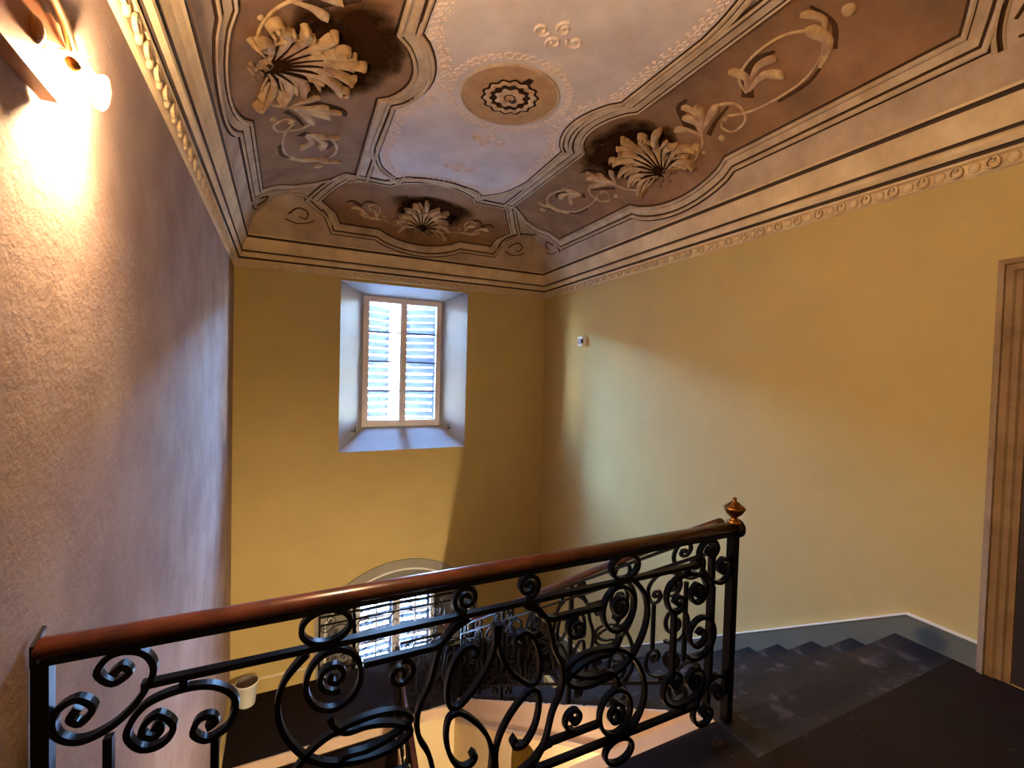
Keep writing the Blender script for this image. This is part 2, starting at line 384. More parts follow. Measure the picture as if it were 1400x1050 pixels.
def arc2(p0, p1, depth, n=12):
    """points of a bulge from p0 to p1 whose middle stands off by depth (positive = +w)"""
    return [(p0[0] + (p1[0]-p0[0])*i/n, p0[1] + (p1[1]-p0[1])*i/n + depth*math.sin(PI*i/n)**0.72) for i in range(n+1)]
def dens(pts, step=0.08):
    o = []
    for i in range(len(pts)):
        a, b = pts[i], pts[(i+1) % len(pts)]; d = math.hypot(b[0]-a[0], b[1]-a[1]); k = max(1, int(d/step))
        o += [(a[0] + (b[0]-a[0])*j/k, a[1] + (b[1]-a[1])*j/k) for j in range(k)]
    return o
# outlines in (distance from the panel's middle, w)
def long_outline():
    right = [(0.66, 0.335), (2.27, 0.345), (2.36, 0.50), (2.48, 0.60), (2.46, 0.74), (2.13, 0.985), (0.41, 0.985)]
    top = arc2((0.41, 0.985), (-0.41, 0.985), 0.15)[1:-1]
    bot = arc2((-0.66, 0.335), (0.66, 0.335), -0.15)[1:-1]
    return dens(right + top + [(-a, b) for a, b in reversed(right)] + bot)
def short_outline():
    right = [(0.58, 0.275), (1.10, 0.275), (1.16, 0.40), (1.34, 0.52), (1.02, 0.93), (0.56, 0.93)]
    top = arc2((0.56, 0.93), (-0.56, 0.93), 0.25)[1:-1]
    bot = arc2((-0.58, 0.275), (0.58, 0.275), -0.13)[1:-1]
    return dens(right + top + [(-a, b) for a, b in reversed(right)] + bot)
LO = long_outline(); SO = short_outline()
SIDES = {'L': (YC+0.03, LO), 'R': (YC-0.02, LO), 'B': (XC-0.02, SO), 'F': (XC, SO)}
def inside(poly, x, y):
    c = False; n = len(poly); j = n-1
    for i in range(n):
        xi, yi = poly[i]; xj, yj = poly[j]
        if (yi > y) != (yj > y) and x < (xj-xi)*(y-yi)/(yj-yi) + xi: c = not c
        j = i
    return c
# centre field outline (plan)
def quarter():
    a = [(0.885, 0.46), (0.905, 1.30), (0.87, 1.52), (0.77, 1.80), (0.52, 2.08)]
    return a
def centre_outline():
    q = quarter(); q2 = [V((p[0], p[1], 0)) for p in q[1:]]
    qs = [q[0]] + [(p.x, p.y) for p in catmull(q2, 5)]
    top = [(0.52*math.cos(PI*i/14), 2.08 - 0.24*math.sin(PI*i/14)**0.72) for i in range(1, 14)]
    side = [(0.885 - 0.20*math.sin(PI*i/12)**0.72, -0.46 + 0.92*i/12) for i in range(1, 12)]
    o = qs + top + [(-a, b) for a, b in reversed(qs)] + [(-a, b) for a, b in reversed(side)] + [(-a, -b) for a, b in qs] + [(-a, -b) for a, b in top] + [(a, -b) for a, b in reversed(qs)] + side
    return [(XC + a, YC + b) for a, b in dens(o, 0.1)]
CO = centre_outline()
ROS = (1.555, 3.50, 0.405)
ground = MB(); fields = {k: MB() for k in 'LRBF'}; centre = MB()
NW = 40
def add_quad(target, pts): target.add(pts, [(0,1,2,3)])
for side, (tc, ol) in SIDES.items():
    NT = 230 if side in 'LR' else 150
    rows = []
    for j in range(NW+1):
        wv = j/NW; s_ = math.cos(wv*PI/2)
        if side in 'LR': ta = Y0 + (YFC-Y0)*s_; tb = Y1 + (YBC-Y1)*s_
        else:
            y_ = (Y1 + (YBC-Y1)*s_) if side == 'B' else (Y0 + (YFC-Y0)*s_)
            ta = X0 - (X0-xlp(y_))*s_; tb = X1 + (xrp(y_)-X1)*s_
        rows.append([(ta + (tb-ta)*i/NT, wv) for i in range(NT+1)])
    G = {True: MB(), False: MB()}; idx = {True: {}, False: {}}
    flip = side in 'LF'
    for j in range(NW):
        for i in range(NT):
            cs = (rows[j][i], rows[j][i+1], rows[j+1][i+1], rows[j+1][i])
            ct = sum(c[0] for c in cs)/4 - tc; cw = sum(c[1] for c in cs)/4
            key = inside(ol, ct, cw); ids = []
            for q, (jj, ii) in enumerate(((j,i),(j,i+1),(j+1,i+1),(j+1,i))):
                kk = (jj, ii)
                if kk not in idx[key]:
                    idx[key][kk] = len(G[key].v); G[key].v.append(P_(side, *rows[jj][ii])[0])
                ids.append(idx[key][kk])
            G[key].f.append(tuple(ids)); G[key].m.append(0)
    fields[side] = G[True]
    ground.add(G[False].v, G[False].f)
NX, NY = 84, 200
for i in range(NX):
    for j in range(NY):
        xa, xb = X0+(X1-X0)*i/NX, X0+(X1-X0)*(i+1)/NX; ya, yb_ = Y0+(Y1-Y0)*j/NY, Y0+(Y1-Y0)*(j+1)/NY
        cx, cy = (xa+xb)/2, (ya+yb_)/2; tgt = ground
        if inside(CO, cx, cy): tgt = centre
        else:
            for side, (tc, ol) in SIDES.items():
                tw = {'L': (cy-tc, 1+(cx-X0)/1.26), 'R': (cy-tc, 1+(X1-cx)/1.26), 'B': (cx-tc, 1+(Y1-cy)/1.26), 'F': (cx-tc, 1+(cy-Y0)/1.26)}[side]
                if inside(ol, *tw): tgt = fields[side]; break
        add_quad(tgt, [(xa,ya,ZV),(xb,ya,ZV),(xb,yb_,ZV),(xa,yb_,ZV)])
ceil = obj('ceiling', ground, 'vault', kind='structure', smooth=True, label='coved painted ceiling with brown panels and grey centre field')
for side, nm in (('L','brown panel beside the sconce wall'),('R','brown panel above the stairs'),('B','brown panel above the upper window'),('F','brown panel above the viewer')):
    obj('painted_panel', fields[side], 'brown_field', parent=ceil, smooth=True, label=nm)
obj('centre_field', centre, 'grey_field', parent=ceil, label='lilac grey centre field of the ceiling')

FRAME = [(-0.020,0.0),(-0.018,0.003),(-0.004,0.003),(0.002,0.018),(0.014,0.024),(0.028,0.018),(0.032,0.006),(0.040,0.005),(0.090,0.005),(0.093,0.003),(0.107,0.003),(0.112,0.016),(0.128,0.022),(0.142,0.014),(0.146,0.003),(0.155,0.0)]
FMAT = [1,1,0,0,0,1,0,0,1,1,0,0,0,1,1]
def frame_on(side, ol, sec, ms, name='panel_moulding'):
    tc = SIDES[side][0]; n = len(ol); k = len(sec)
    met = lambda w_: PI/2*math.sqrt((0.95*math.sin(min(w_, 1)*PI/2))**2 + (0.633*math.cos(min(w_, 1)*PI/2))**2) if w_ < 1 else 1.26
    ar = sum(ol[i][0]*ol[(i+1) % n][1] - ol[(i+1) % n][0]*ol[i][1] for i in range(n)); sg_ = 1 if ar > 0 else -1
    m = MB()
    for i in range(n):
        a, b = ol[i]; g = met(b)
        d0 = V((a-ol[i-1][0], (b-ol[i-1][1])*g, 0)).normalized(); d1 = V((ol[(i+1) % n][0]-a, (ol[(i+1) % n][1]-b)*g, 0)).normalized()
        t = d0 + d1; t.normalize(); nrm = V((t.y, -t.x, 0))*sg_; mt = min(1.8, 1/max(0.4, t.dot(d1)))
        for u, h in sec:
            bb = b + nrm.y*u*mt/g; g2 = met((b+bb)/2)
            m.v.append(P_(side, tc + a + nrm.x*u*mt, b + nrm.y*u*mt/g2, h + 0.001)[0])
    for i in range(n):
        q2 = (i+1) % n
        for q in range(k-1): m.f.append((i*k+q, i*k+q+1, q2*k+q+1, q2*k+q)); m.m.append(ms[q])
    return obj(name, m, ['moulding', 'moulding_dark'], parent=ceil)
for side in 'LRBF': frame_on(side, SIDES[side][1], FRAME, FMAT)
# outline of the centre field: doubled line
path = [V((a, b, ZV)) for a, b in CO]
c = sum(path, V((0,0,0)))/len(path); t = path[6]-path[4]
if V((0,0,-1)).cross(t).dot(path[5]-c) < 0: path.reverse()
CF = [(-0.05,0),(-0.046,0.006),(-0.036,0.006),(-0.030,0.016),(-0.012,0.018),(-0.006,0.006),(0.004,0.006),(0.010,0.018),(0.034,0.022),(0.042,0.0)]
m = MB().sweep(path, V((0,0,-1)), CF, closed_path=True, closed_sec=False, mi=[1,1,0,0,1,1,0,0,0])
obj('centre_moulding', m, ['moulding', 'moulding_dark'], parent=ceil)
# lace border inside the centre field: tiny scallops
lace = MB()
def scallop_path(pts, closed, off, step, r, target):
    n = len(pts); acc = 0
    for i in range(n if closed else n-1):
        a, b = V(pts[i]), V(pts[(i+1) % n]); d = b-a; L = d.length
        if L < 1e-6: continue
        nn = V((-d.y, d.x, 0)).normalized()
        while acc < L:
            q = a + d*(acc/L) + nn*off; jit = random.uniform(0.8, 1.25)
            ring = [V((q.x + r*jit*math.cos(2*PI*k/8), q.y + r*jit*math.sin(2*PI*k/8), ZV)) for k in range(8)]
            target.sweep(ring, V((0,0,-1)), [(-0.006,0),(0,0.007),(0.006,0)], closed_path=True, closed_sec=False)
            acc += step*random.uniform(0.85, 1.2)
        acc -= L
co3 = [(a, b, 0) for a, b in CO]
area = sum(co3[i][0]*co3[(i+1) % len(co3)][1] - co3[(i+1) % len(co3)][0]*co3[i][1] for i in range(len(co3)))
sg = 1 if area > 0 else -1
scallop_path(co3, True, 0.10*sg, 0.055, 0.024, lace)
scallop_path(co3, True, 0.15*sg, 0.075, 0.014, lace)
scallop_path([(ROS[0] + 0.50*math.cos(2*PI*i/40), ROS[1] + 0.50*math.sin(2*PI*i/40), 0) for i in range(40)], True, 0, 0.06, 0.026, lace)
obj('lace_border', lace, 'lace', parent=ceil, kind='stuff', label='pale lacy border inside the centre field')

# acanthus ornaments -----------------------------------------------
class Orn:
    """draws relief on one side panel; (a, b): metres along the panel and up from base w"""
    def __init__(s, side, tc, wb, sx=1.0): s.side, s.tc, s.wb, s.sx = side, tc, wb, sx
    def pt(s, a, b, h=0.0):
        wv = s.wb + b/1.18
        return P_(s.side, s.tc + a*s.sx, wv, h)
def lobe(mb, orn, pts, wid, hgt, base_h=0.0, tip_h=0.03, mi=0, sub=4):
    path2 = catmull([V((p[0], p[1], 0)) for p in pts], sub); n = len(path2); K = 6
    vs = []; 
    for i, p in enumerate(path2):
        u = i/(n-1)
        t = (path2[min(i+1,n-1)] - path2[max(i-1,0)]).normalized(); b = V((-t.y, t.x, 0))
        wd_ = wid * (0.35 + 1.0*u**0.8) * math.sqrt(max(0.0, 1 - max(0, (u-0.72)/0.28)**2)) + 0.0008
        hh = base_h + (tip_h-base_h)*u**2
        for k in range(K+1):
            a = PI*k/K
            q = p + b*(wd_*math.cos(a)); pos, nn = orn.pt(q.x, q.y, hh*0.0 + (0.001 if k in (0, K) else 0) + (hgt*(0.4+0.6*u) + hh)*math.sin(a)**0.8)
            vs.append(pos)
    fs = [(i*(K+1)+k, i*(K+1)+k+1, (i+1)*(K+1)+k+1, (i+1)*(K+1)+k) for i in range(n-1) for k in range(K)]
    mb.add(vs, fs, mi)
def vine(mb, orn, pts, w0, w1, hgt=0.012, sub=5, mi=0):
    path2 = catmull([V((p[0], p[1], 0)) for p in pts], sub); n = len(path2); K = 4; vs = []
    for i, p in enumerate(path2):
        u = i/(n-1); t = (path2[min(i+1,n-1)] - path2[max(i-1,0)])
        if t.length < 1e-8: t = V((1,0,0))
        t.normalize(); b = V((-t.y, t.x, 0)); wd_ = w0 + (w1-w0)*u
        for k in range(K+1):
            a = PI*k/K; q = p + b*(wd_*math.cos(a)); vs.append(orn.pt(q.x, q.y, 0.001 + hgt*math.sin(a))[0])
    mb.add(vs, [(i*(K+1)+k, i*(K+1)+k+1, (i+1)*(K+1)+k+1, (i+1)*(K+1)+k) for i in range(n-1) for k in range(K)], mi)
def knob(mb, orn, a, b, r, h):
    vs = []; rings = ((1.0,0.0),(0.85,0.55),(0.5,0.9),(0.0,1.0)); n = 10
    for rr, hh in rings:
        for k in range(n): vs.append(orn.pt(a + r*rr*math.cos(2*PI*k/n), b + r*rr*math.sin(2*PI*k/n), 0.001 + h*hh)[0])
    mb.add(vs, [(q*n+k, q*n+(k+1) % n, (q+1)*n+(k+1) % n, (q+1)*n+k) for q in range(3) for k in range(n)])
def patch(orn, pts_c, radii, name='dark_ground'):
    """dark painted ground behind an ornament: fan mesh whose cover fades out at the rim"""
    m = MB(); at = []; n = 40; rings = 8; ca, cb = pts_c
    for r in range(rings+1):
        f_ = r/rings
        for k in range(n):
            a = 2*PI*k/n; ra = radii[0]*(1 + 0.10*math.sin(3*a+1) + 0.07*math.sin(7*a)); rb = radii[1]*(1 + 0.12*math.sin(2*a+2) + 0.06*math.sin(5*a))
            m.v.append(orn.pt(ca + ra*f_*math.cos(a), cb + rb*f_*math.sin(a), 0.004)[0]); at.append(1.15*(1-f_)**0.55 if f_ < 1 else 0.0)
    m.f = [(q*n+k, q*n+(k+1) % n, (q+1)*n+(k+1) % n, (q+1)*n+k) for q in range(rings) for k in range(n)]; m.m = [0]*len(m.f); m.attr = at
    return obj(name, m, 'paint_patch', parent=ceil, label='dark brown painted ground behind the acanthus')
def shell(orn, R, dark):
    patch(orn, dark[0], dark[1])
    patch(orn, (0, R*0.50), (R*1.05, R*0.72))
    m = MB()
    lob = [(-88,0.84),(-70,0.98),(-52,0.92),(-36,1.08),(-18,0.98),(-2,1.12),(15,1.0),(32,1.10),(50,0.94),(68,1.0),(87,0.86)]
    for k, (deg, ln) in enumerate(lob):
        a = math.radians(deg); L = R*ln*(0.92 + 0.16*random.random()); bend = 0.22*(1 if deg > 0 else -1)*(0.25 + abs(deg)/90)
        S_, C_ = math.sin, math.cos
        pts = [(0.05*S_(a), 0.04*C_(a)), (L*0.4*S_(a*0.90), L*0.4*C_(a*0.90)), (L*0.75*S_(a), L*0.75*C_(a)), (L*S_(a+bend), L*C_(a+bend))]
        lobe(m, orn, pts, 0.026 + 0.005*(k % 2), 0.030, 0.0, 0.05)
        for sd in (-1, 1):
            q = a + sd*(0.13 + 0.05*random.random()); l2 = L*(0.72 + 0.22*random.random())
            lobe(m, orn, [(L*0.42*S_(a), L*0.42*C_(a)), (l2*0.8*S_(q), l2*0.8*C_(q)), (l2*S_(q+sd*0.10), l2*C_(q+sd*0.10))], 0.014, 0.024, 0.0, 0.04, sub=3)
            knob(m, orn, l2*S_(q+sd*0.11), l2*C_(q+sd*0.11), 0.014, 0.055)
        knob(m, orn, L*S_(a+bend*1.08), L*C_(a+bend*1.08), 0.022, 0.08)
        if k % 3 == 1:      # rolled tip
            c_ = (L*S_(a+bend), L*C_(a+bend))
            vine(m, orn, [(c_[0]+x, c_[1]+z) for x, z in spiral(0, 0.0, 0.045, 0.012, a, 1.1*(1 if deg > 0 else -1), 12)], 0.014, 0.010, 0.06)
    o = obj('acanthus_shell', m, 'ornament', parent=ceil, smooth=True, label='pale carved looking acanthus shell')
    g = MB()
    for deg in (-78,-61,-44,-27,-10,6,23,41,59,77):
        a = math.radians(deg); vine(g, orn, [(0.04*R*math.sin(a), 0.04*R*math.cos(a)), (R*0.30*math.sin(a*0.95), R*0.30*math.cos(a*0.95)), (R*0.66*math.sin(a), R*0.66*math.cos(a))], 0.013, 0.005, 0.030)
    knob(g, orn, 0.0, 0.05*R, 0.07, 0.026)
    obj('vein', g, 'dark_paint', parent=o, label='dark painted folds of the shell')
    h = MB()
    vine(h, orn, [(-0.02,-0.03)] + [(x-0.06, z-0.02) for x, z in spiral(0, 0, 0.045, 0.01, 0.5, 1.2, 14)], 0.016, 0.010, 0.03)
    for q in range(9): knob(h, orn, random.uniform(-0.14,0.16), random.uniform(-0.12,0.0), random.uniform(0.014,0.026), 0.03)
    obj('flower_cluster', h, 'ornament_dim', parent=o, smooth=True)
def tendril(orn, sgn, parts, name='scroll_ornament', ml='ornament'):
    m = MB(); d = MB()
    for kind, pts, a, b in parts:
        P2 = [(x*sgn, y) for x, y in pts]
        if kind == 'v': vine(m, orn, P2, a, b)
        elif kind == 'l': lobe(m, orn, P2, a, b, 0.0, 0.015)
        elif kind == 'd': vine(d, orn, P2, a, b, 0.003)
        elif kind == 'k': knob(m, orn, P2[0][0], P2[0][1], a, b)
    o = obj(name, m, ml, parent=ceil, smooth=True)
    if d.v: obj('painted_shade', d, 'shade_paint', parent=o, label='dark brown brushwork beside the scroll')
LONG = [('v', [(0.10,0.0),(0.26,-0.05),(0.42,-0.03),(0.55,0.05),(0.62,0.15)], 0.008, 0.012),
        ('l', [(0.60,0.12),(0.66,0.24),(0.62,0.36)], 0.034, 0.024), ('l', [(0.62,0.16),(0.72,0.25),(0.80,0.38)], 0.034, 0.026),
        ('l', [(0.64,0.16),(0.76,0.22),(0.92,0.28)], 0.030, 0.022), ('l', [(0.60,0.14),(0.54,0.24),(0.46,0.30)], 0.026, 0.02), ('l', [(0.66,0.20),(0.72,0.33),(0.70,0.44)], 0.026, 0.022),
        ('d', [(0.56,0.2),(0.66,0.42),(0.78,0.46)], 0.05, 0.01), ('d', [(0.66,0.10),(0.80,0.17),(0.96,0.22)], 0.022, 0.008),
        ('v', [(0.72,0.22),(0.90,0.27),(1.02,0.20),(1.00,0.06),(0.86,0.02),(0.80,0.10),(0.86,0.16)], 0.014, 0.008), ('k', [(0.87,0.14)], 0.024, 0.02),
        ('v', [(0.90,0.16),(1.06,0.10),(1.26,0.08),(1.50,0.10),(1.68,0.20),(1.72,0.34),(1.58,0.44),(1.36,0.44),(1.18,0.36),(1.14,0.24)], 0.009, 0.012),
        ('l', [(1.14,0.24),(1.22,0.34),(1.18,0.46)], 0.03, 0.022), ('l', [(1.16,0.24),(1.32,0.28),(1.42,0.20)], 0.03, 0.022), ('l', [(1.20,0.28),(1.34,0.36),(1.46,0.34)], 0.028, 0.02),
        ('d', [(1.12,0.2),(1.30,0.40),(1.48,0.38)], 0.045, 0.012), ('d', [(1.28,0.06),(1.52,0.07),(1.70,0.17)], 0.016, 0.008),
        ('l', [(1.62,0.12),(1.74,0.24),(1.70,0.40)], 0.036, 0.024), ('l', [(1.72,0.26),(1.80,0.38),(1.74,0.50)], 0.022, 0.02),
        ('d', [(1.74,0.18),(1.82,0.32),(1.80,0.5)], 0.02, 0.008), ('k', [(1.92,0.34)], 0.04, 0.02), ('k', [(0.52,-0.02)], 0.02, 0.015), ('k', [(0.74,0.02)], 0.03, 0.018)]
SHORT = [('v', [(0.12,0.0),(0.32,0.0),(0.50,0.05),(0.66,0.06)], 0.007, 0.010),
         ('l', [(0.56,0.05),(0.72,0.05),(0.86,0.10)], 0.026, 0.02), ('l', [(0.64,0.06),(0.66,0.16),(0.76,0.20)], 0.022, 0.018), ('l', [(0.74,0.06),(0.86,0.16),(0.98,0.16)], 0.022, 0.018),
         ('v', [(0.64,0.08),(0.60,0.20),(0.68,0.27),(0.76,0.22),(0.70,0.18)], 0.012, 0.008), ('d', [(0.62,0.24),(0.76,0.30),(0.84,0.24)], 0.024, 0.008), ('d', [(0.84,0.2),(0.96,0.26),(1.04,0.22)], 0.03, 0.008),
         ('k', [(0.54,0.10)], 0.02, 0.02)]
for side in 'LRBF':
    tc = SIDES[side][0]
    if side in 'LR':
        # the panel coordinate runs away from the viewer
        o_ = Orn(side, tc+0.02, 0.46); shell(o_, 0.46, ((-0.16 if side == 'L' else 0.12, 0.40), (0.56, 0.36)))
        for sgn in (-1, 1): tendril(o_, sgn, LONG)
    else:
        o_ = Orn(side, tc, 0.37); shell(o_, 0.40, ((0.06, 0.34), (0.58, 0.30)))
        for sgn in (-1, 1): tendril(o_, sgn, SHORT)

# corner medallions
def corner(side_b, side_s, sx):
    # sx: +1 right end, -1 left end of the back/front panel
    tcb = SIDES[side_b][0]; tcl = SIDES[side_s][0]; sy = 1 if side_b == 'B' else -1
    ptsb = [P_(side_b, tcb + sx*1.22, 0.20), P_(side_b, tcb + sx*1.25, 0.37), P_(side_b, tcb + sx*1.38, 0.485), P_(side_b, tcb + sx*1.56, 0.545)]
    s_ = math.cos(0.56*PI/2); ym = (Y1 + (YBC-Y1)*s_) if sy > 0 else (Y0 + (YFC-Y0)*s_)
    mid = P_(side_s, ym, 0.555)
    ptss = [P_(side_s, tcl + sy*2.60, 0.535), P_(side_s, tcl + sy*2.48, 0.44), P_(side_s, tcl + sy*2.41, 0.30), P_(side_s, tcl + sy*2.40, 0.19)]
    allp = ptsb + [mid] + ptss
    path = catmull([p for p, n in allp], 4); nr = catmull([n for p, n in allp], 4); nr = [n.normalized() for n in nr]
    m = MB().sweep(path, nr, [(-0.03,0.002),(-0.022,0.016),(0.0,0.020),(0.01,0.008),(0.020,0.008),(0.03,0.004)], closed_sec=False, mi=[0,0,1,1,0])
    obj('corner_moulding', m, ['moulding','moulding_dark'], parent=ceil)
    sw_ = MB()
    ob = Orn(side_b, tcb + sx*1.55, 0.22)
    vine(sw_, ob, [(-0.16,0.10),(-0.05,0.20),(0.06,0.16),(0.04,0.06),(-0.04,0.08)], 0.010, 0.006); vine(sw_, ob, [(-0.2,0.02),(-0.08,-0.02),(0.05,0.0),(0.14,0.05)], 0.008, 0.005)
    os_ = Orn(side_s, tcl + sy*2.62, 0.22)
    vine(sw_, os_, [(-sy*0.14,0.10),(-sy*0.04,0.20),(sy*0.06,0.15),(sy*0.03,0.06)], 0.010, 0.006); vine(sw_, os_, [(-sy*0.14,0.0),(0,-0.01),(sy*0.14,0.04)], 0.008, 0.005)
    obj('corner_scroll', sw_, 'shade_paint', parent=ceil, label='faint painted swirl in the ceiling corner')
for b_ in 'BF':
    corner(b_, 'R', 1); corner(b_, 'L', -1)

# rosette
rx, ry, rr = ROS
def disc(r0, r1, z0, z1, n=48, sc=0, amp=0.0):
    m = MB()
    for r, z, am in ((r0, z0, 0 if r0 < 1e-6 else amp), (r1, z1, amp)):
        for k in range(n):
            a = 2*PI*k/n; q = r*(1 + am*math.cos(sc*a)); m.v.append(V((rx + q*math.cos(a), ry + q*math.sin(a), z)))
    m.f = [(k, (k+1) % n, n+(k+1) % n, n+k) for k in range(n)]; m.m = [0]*n; return m
m = disc(0, rr, ZV-0.004, ZV-0.004); g = disc(rr, rr+0.012, ZV-0.004, ZV); m.add(g.v, g.f)
ro = obj('rosette', m, 'rosette_ground', parent=ceil, label='round ochre medallion in the middle of the ceiling')
ring = [V((rx + rr*math.cos(2*PI*k/60), ry + rr*math.sin(2*PI*k/60), ZV)) for k in range(60)]
obj('rosette_rim', MB().sweep(ring, V((0,0,-1)), [(-0.012,0),(-0.008,0.012),(0.006,0.014),(0.012,0)], closed_path=True, closed_sec=False), 'moulding', parent=ro)
for nm, r0, r1, z_, k_, am, mt_ in (('dark_ring', 0, 0.235, 0.0062, 14, 0.05, 'dark_paint'), ('petal_ring', 0.165, 0.212, 0.0080, 14, 0.06, 'ornament'), ('petal_ring', 0.05, 0.118, 0.0090, 8, 0.12, 'ornament'), ('petal_ring', 0.0, 0.040, 0.0100, 1, 0.0, 'rosette_ground')):
    m = disc(r0, r1, ZV-z_, ZV-z_, 84, k_, am)
    if nm != 'dark_ring':
        n = 84; rm = (r0+r1)/2; m.v = []
        for r, z in ((r0, z_), (rm, z_+0.014), (r1, z_)):
            for k in range(n):
                a = 2*PI*k/n; q = r*(1 + (am*math.cos(k_*a) if r > 0.06 else 0)); m.v.append(V((rx + q*math.cos(a), ry + q*math.sin(a), ZV-z)))
        m.f = [(b*n+k, b*n+(k+1) % n, (b+1)*n+(k+1) % n, (b+1)*n+k) for b in range(2) for k in range(n)]; m.m = [0]*len(m.f)
    obj(nm, m, mt_, parent=ro, smooth=True, label='dark painted ring of the rosette' if nm == 'dark_ring' else None)
hk = MB().sweep(catmull([V((rx, ry, ZV-0.03)), V((rx+0.01, ry-0.03, ZV-0.06)), V((rx+0.03, ry-0.05, ZV-0.05)), V((rx+0.03, ry-0.03, ZV-0.03))], 5), V((1,0,0)), [(-0.006,-0.006),(0.006,-0.006),(0.006,0.006),(-0.006,0.006)])
obj('ceiling_hook', hk, 'hook_iron', parent=ro)
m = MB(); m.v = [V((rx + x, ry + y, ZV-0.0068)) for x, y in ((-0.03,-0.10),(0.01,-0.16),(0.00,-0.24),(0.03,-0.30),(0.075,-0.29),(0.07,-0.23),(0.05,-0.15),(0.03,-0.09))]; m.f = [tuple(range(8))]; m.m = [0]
obj('hook_shadow', m, 'dark_paint', parent=ro, label='dark painted hook shadow reaching out of the rosette')  # flat dark polygon stands for the shadow of the hook
# small cartouches on the centre field
for cx, cy in ((1.56, 2.72), (1.66, 4.22), (1.60, 4.95), (1.60, 2.10)):
    m = MB()
    for dx, dy, a0, tn in ((-0.13,0,0,1),(0.13,0,PI,-1),(0,0.07,PI/2,1),(0,-0.07,-PI/2,-1)):
        pts = [V((cx+dx+x, cy+dy+y, ZV)) for x, y in spiral(0, 0, 0.06, 0.012, a0, 1.3*tn, 18)]
        m.sweep(pts, V((0,0,-1)), [(-0.011,0),(0,0.014),(0.011,0)], closed_sec=False)
    obj('cartouche', m, 'lace', parent=ceil, label='small pale scroll cartouche')

# ================================================================== cornice
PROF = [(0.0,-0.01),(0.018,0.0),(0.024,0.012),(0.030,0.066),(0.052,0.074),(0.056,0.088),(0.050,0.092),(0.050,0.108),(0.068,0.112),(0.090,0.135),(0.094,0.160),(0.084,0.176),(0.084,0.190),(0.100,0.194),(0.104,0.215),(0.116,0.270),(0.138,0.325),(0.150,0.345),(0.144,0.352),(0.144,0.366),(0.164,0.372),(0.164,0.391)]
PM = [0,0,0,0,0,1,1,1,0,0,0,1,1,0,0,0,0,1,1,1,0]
def cornice(name, corner_a, corner_b, label):
    m = MB(); k = len(PROF)
    for cf in (corner_a, corner_b): m.v += [V((*cf(o), ZC+z)) for o, z in PROF]
    m.f = [(q, q+1, k+q+1, k+q) for q in range(k-1)]; m.m = list(PM)
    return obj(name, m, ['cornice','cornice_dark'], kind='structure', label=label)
cLB = lambda o: (xl(YB-o)+o, YB-o); cRB = lambda o: (xr(YB-o)-o, YB-o); cLF = lambda o: (xl(YL+o)+o, YL+o); cRF = lambda o: (xr(YL+o)-o, YL+o)
tl = cornice('trim_1', cLB, cLF, 'moulded cornice on the sconce wall'); tb = cornice('trim_2', cRB, cLB, 'moulded cornice over the upper window')
tr_ = cornice('trim_3', cRF, cRB, 'moulded cornice above the stairs'); tf = cornice('trim_4', cLF, cRF, 'moulded cornice over the landing entrance')
# egg and leaf ornaments
eg = MB().ball((0,0,0), 0.030, 0.017, 0.034, 10, 6)
egm = mesh_of(eg, ['egg'], True)
lfm_ = MB()
for sgn in (-1, 1):
    pts = [V((sgn*x, -0.012, z)) for x, z in ((0.0,-0.034),(0.022,-0.026),(0.030,0.0),(0.016,0.026),(0.0,0.018),(0.006,0.004))]
    lfm_.sweep(catmull(pts, 3), V((0,-1,0)), [(-0.006,-0.006),(0.006,-0.006),(0.004,0.010),(-0.004,0.010)])
leafm = mesh_of(lfm_, ['egg'], True)
def eggs(parent, a, b, rotz):
    a, b = V(a), V(b); n = int((b-a).length/0.082)
    for i in range(n):
        p = a + (b-a)*((i+0.5)/n)
        o = inst('egg' if i % 2 else 'leaf', egm if i % 2 else leafm, parent, (p.x, p.y, ZC+0.036), (0, 0, rotz))
off = 0.030
eggs(tb, (*cLB(off), 0), (*cRB(off), 0), 0)
eggs(tr_, (*cRB(off), 0), (*cRF(off), 0), -PI/2 - math.atan(AR))
eggs(tl, (*cLB(off), 0), (*cLF(off), 0), PI/2 - math.atan(AL))

# ================================================================== windows
YW = 7.13
w1 = empty('window_1', (1.455, YW, 0.8), kind='structure', label='small white casement window in a splayed recess')
IN1 = (0.85, 2.06, 0.80, 2.79)
a_ = W1; b_ = IN1
rv = MB().add([(a_[0],YB,a_[2]),(a_[1],YB,a_[2]),(a_[1],YB,a_[3]),(a_[0],YB,a_[3]),(b_[0],YW,b_[2]),(b_[1],YW,b_[2]),(b_[1],YW,b_[3]),(b_[0],YW,b_[3])], [(0,1,5,4),(1,2,6,5),(2,3,7,6),(3,0,4,7)])
obj('splayed_reveal', rv, 'reveal', parent=w1, label='whitewashed splayed recess')
rv2 = MB(); 
for lo, hi in (((b_[0]-0.06,YW,b_[2]-0.06),(b_[0],YW+0.30,b_[3]+0.06)), ((b_[1],YW,b_[2]-0.06),(b_[1]+0.06,YW+0.30,b_[3]+0.06)), ((b_[0],YW,b_[2]-0.06),(b_[1],YW+0.30,b_[2])), ((b_[0],YW,b_[3]),(b_[1],YW+0.30,b_[3]+0.06))): rv2.box(lo, hi)
obj('outer_reveal', rv2, 'reveal', parent=w1)
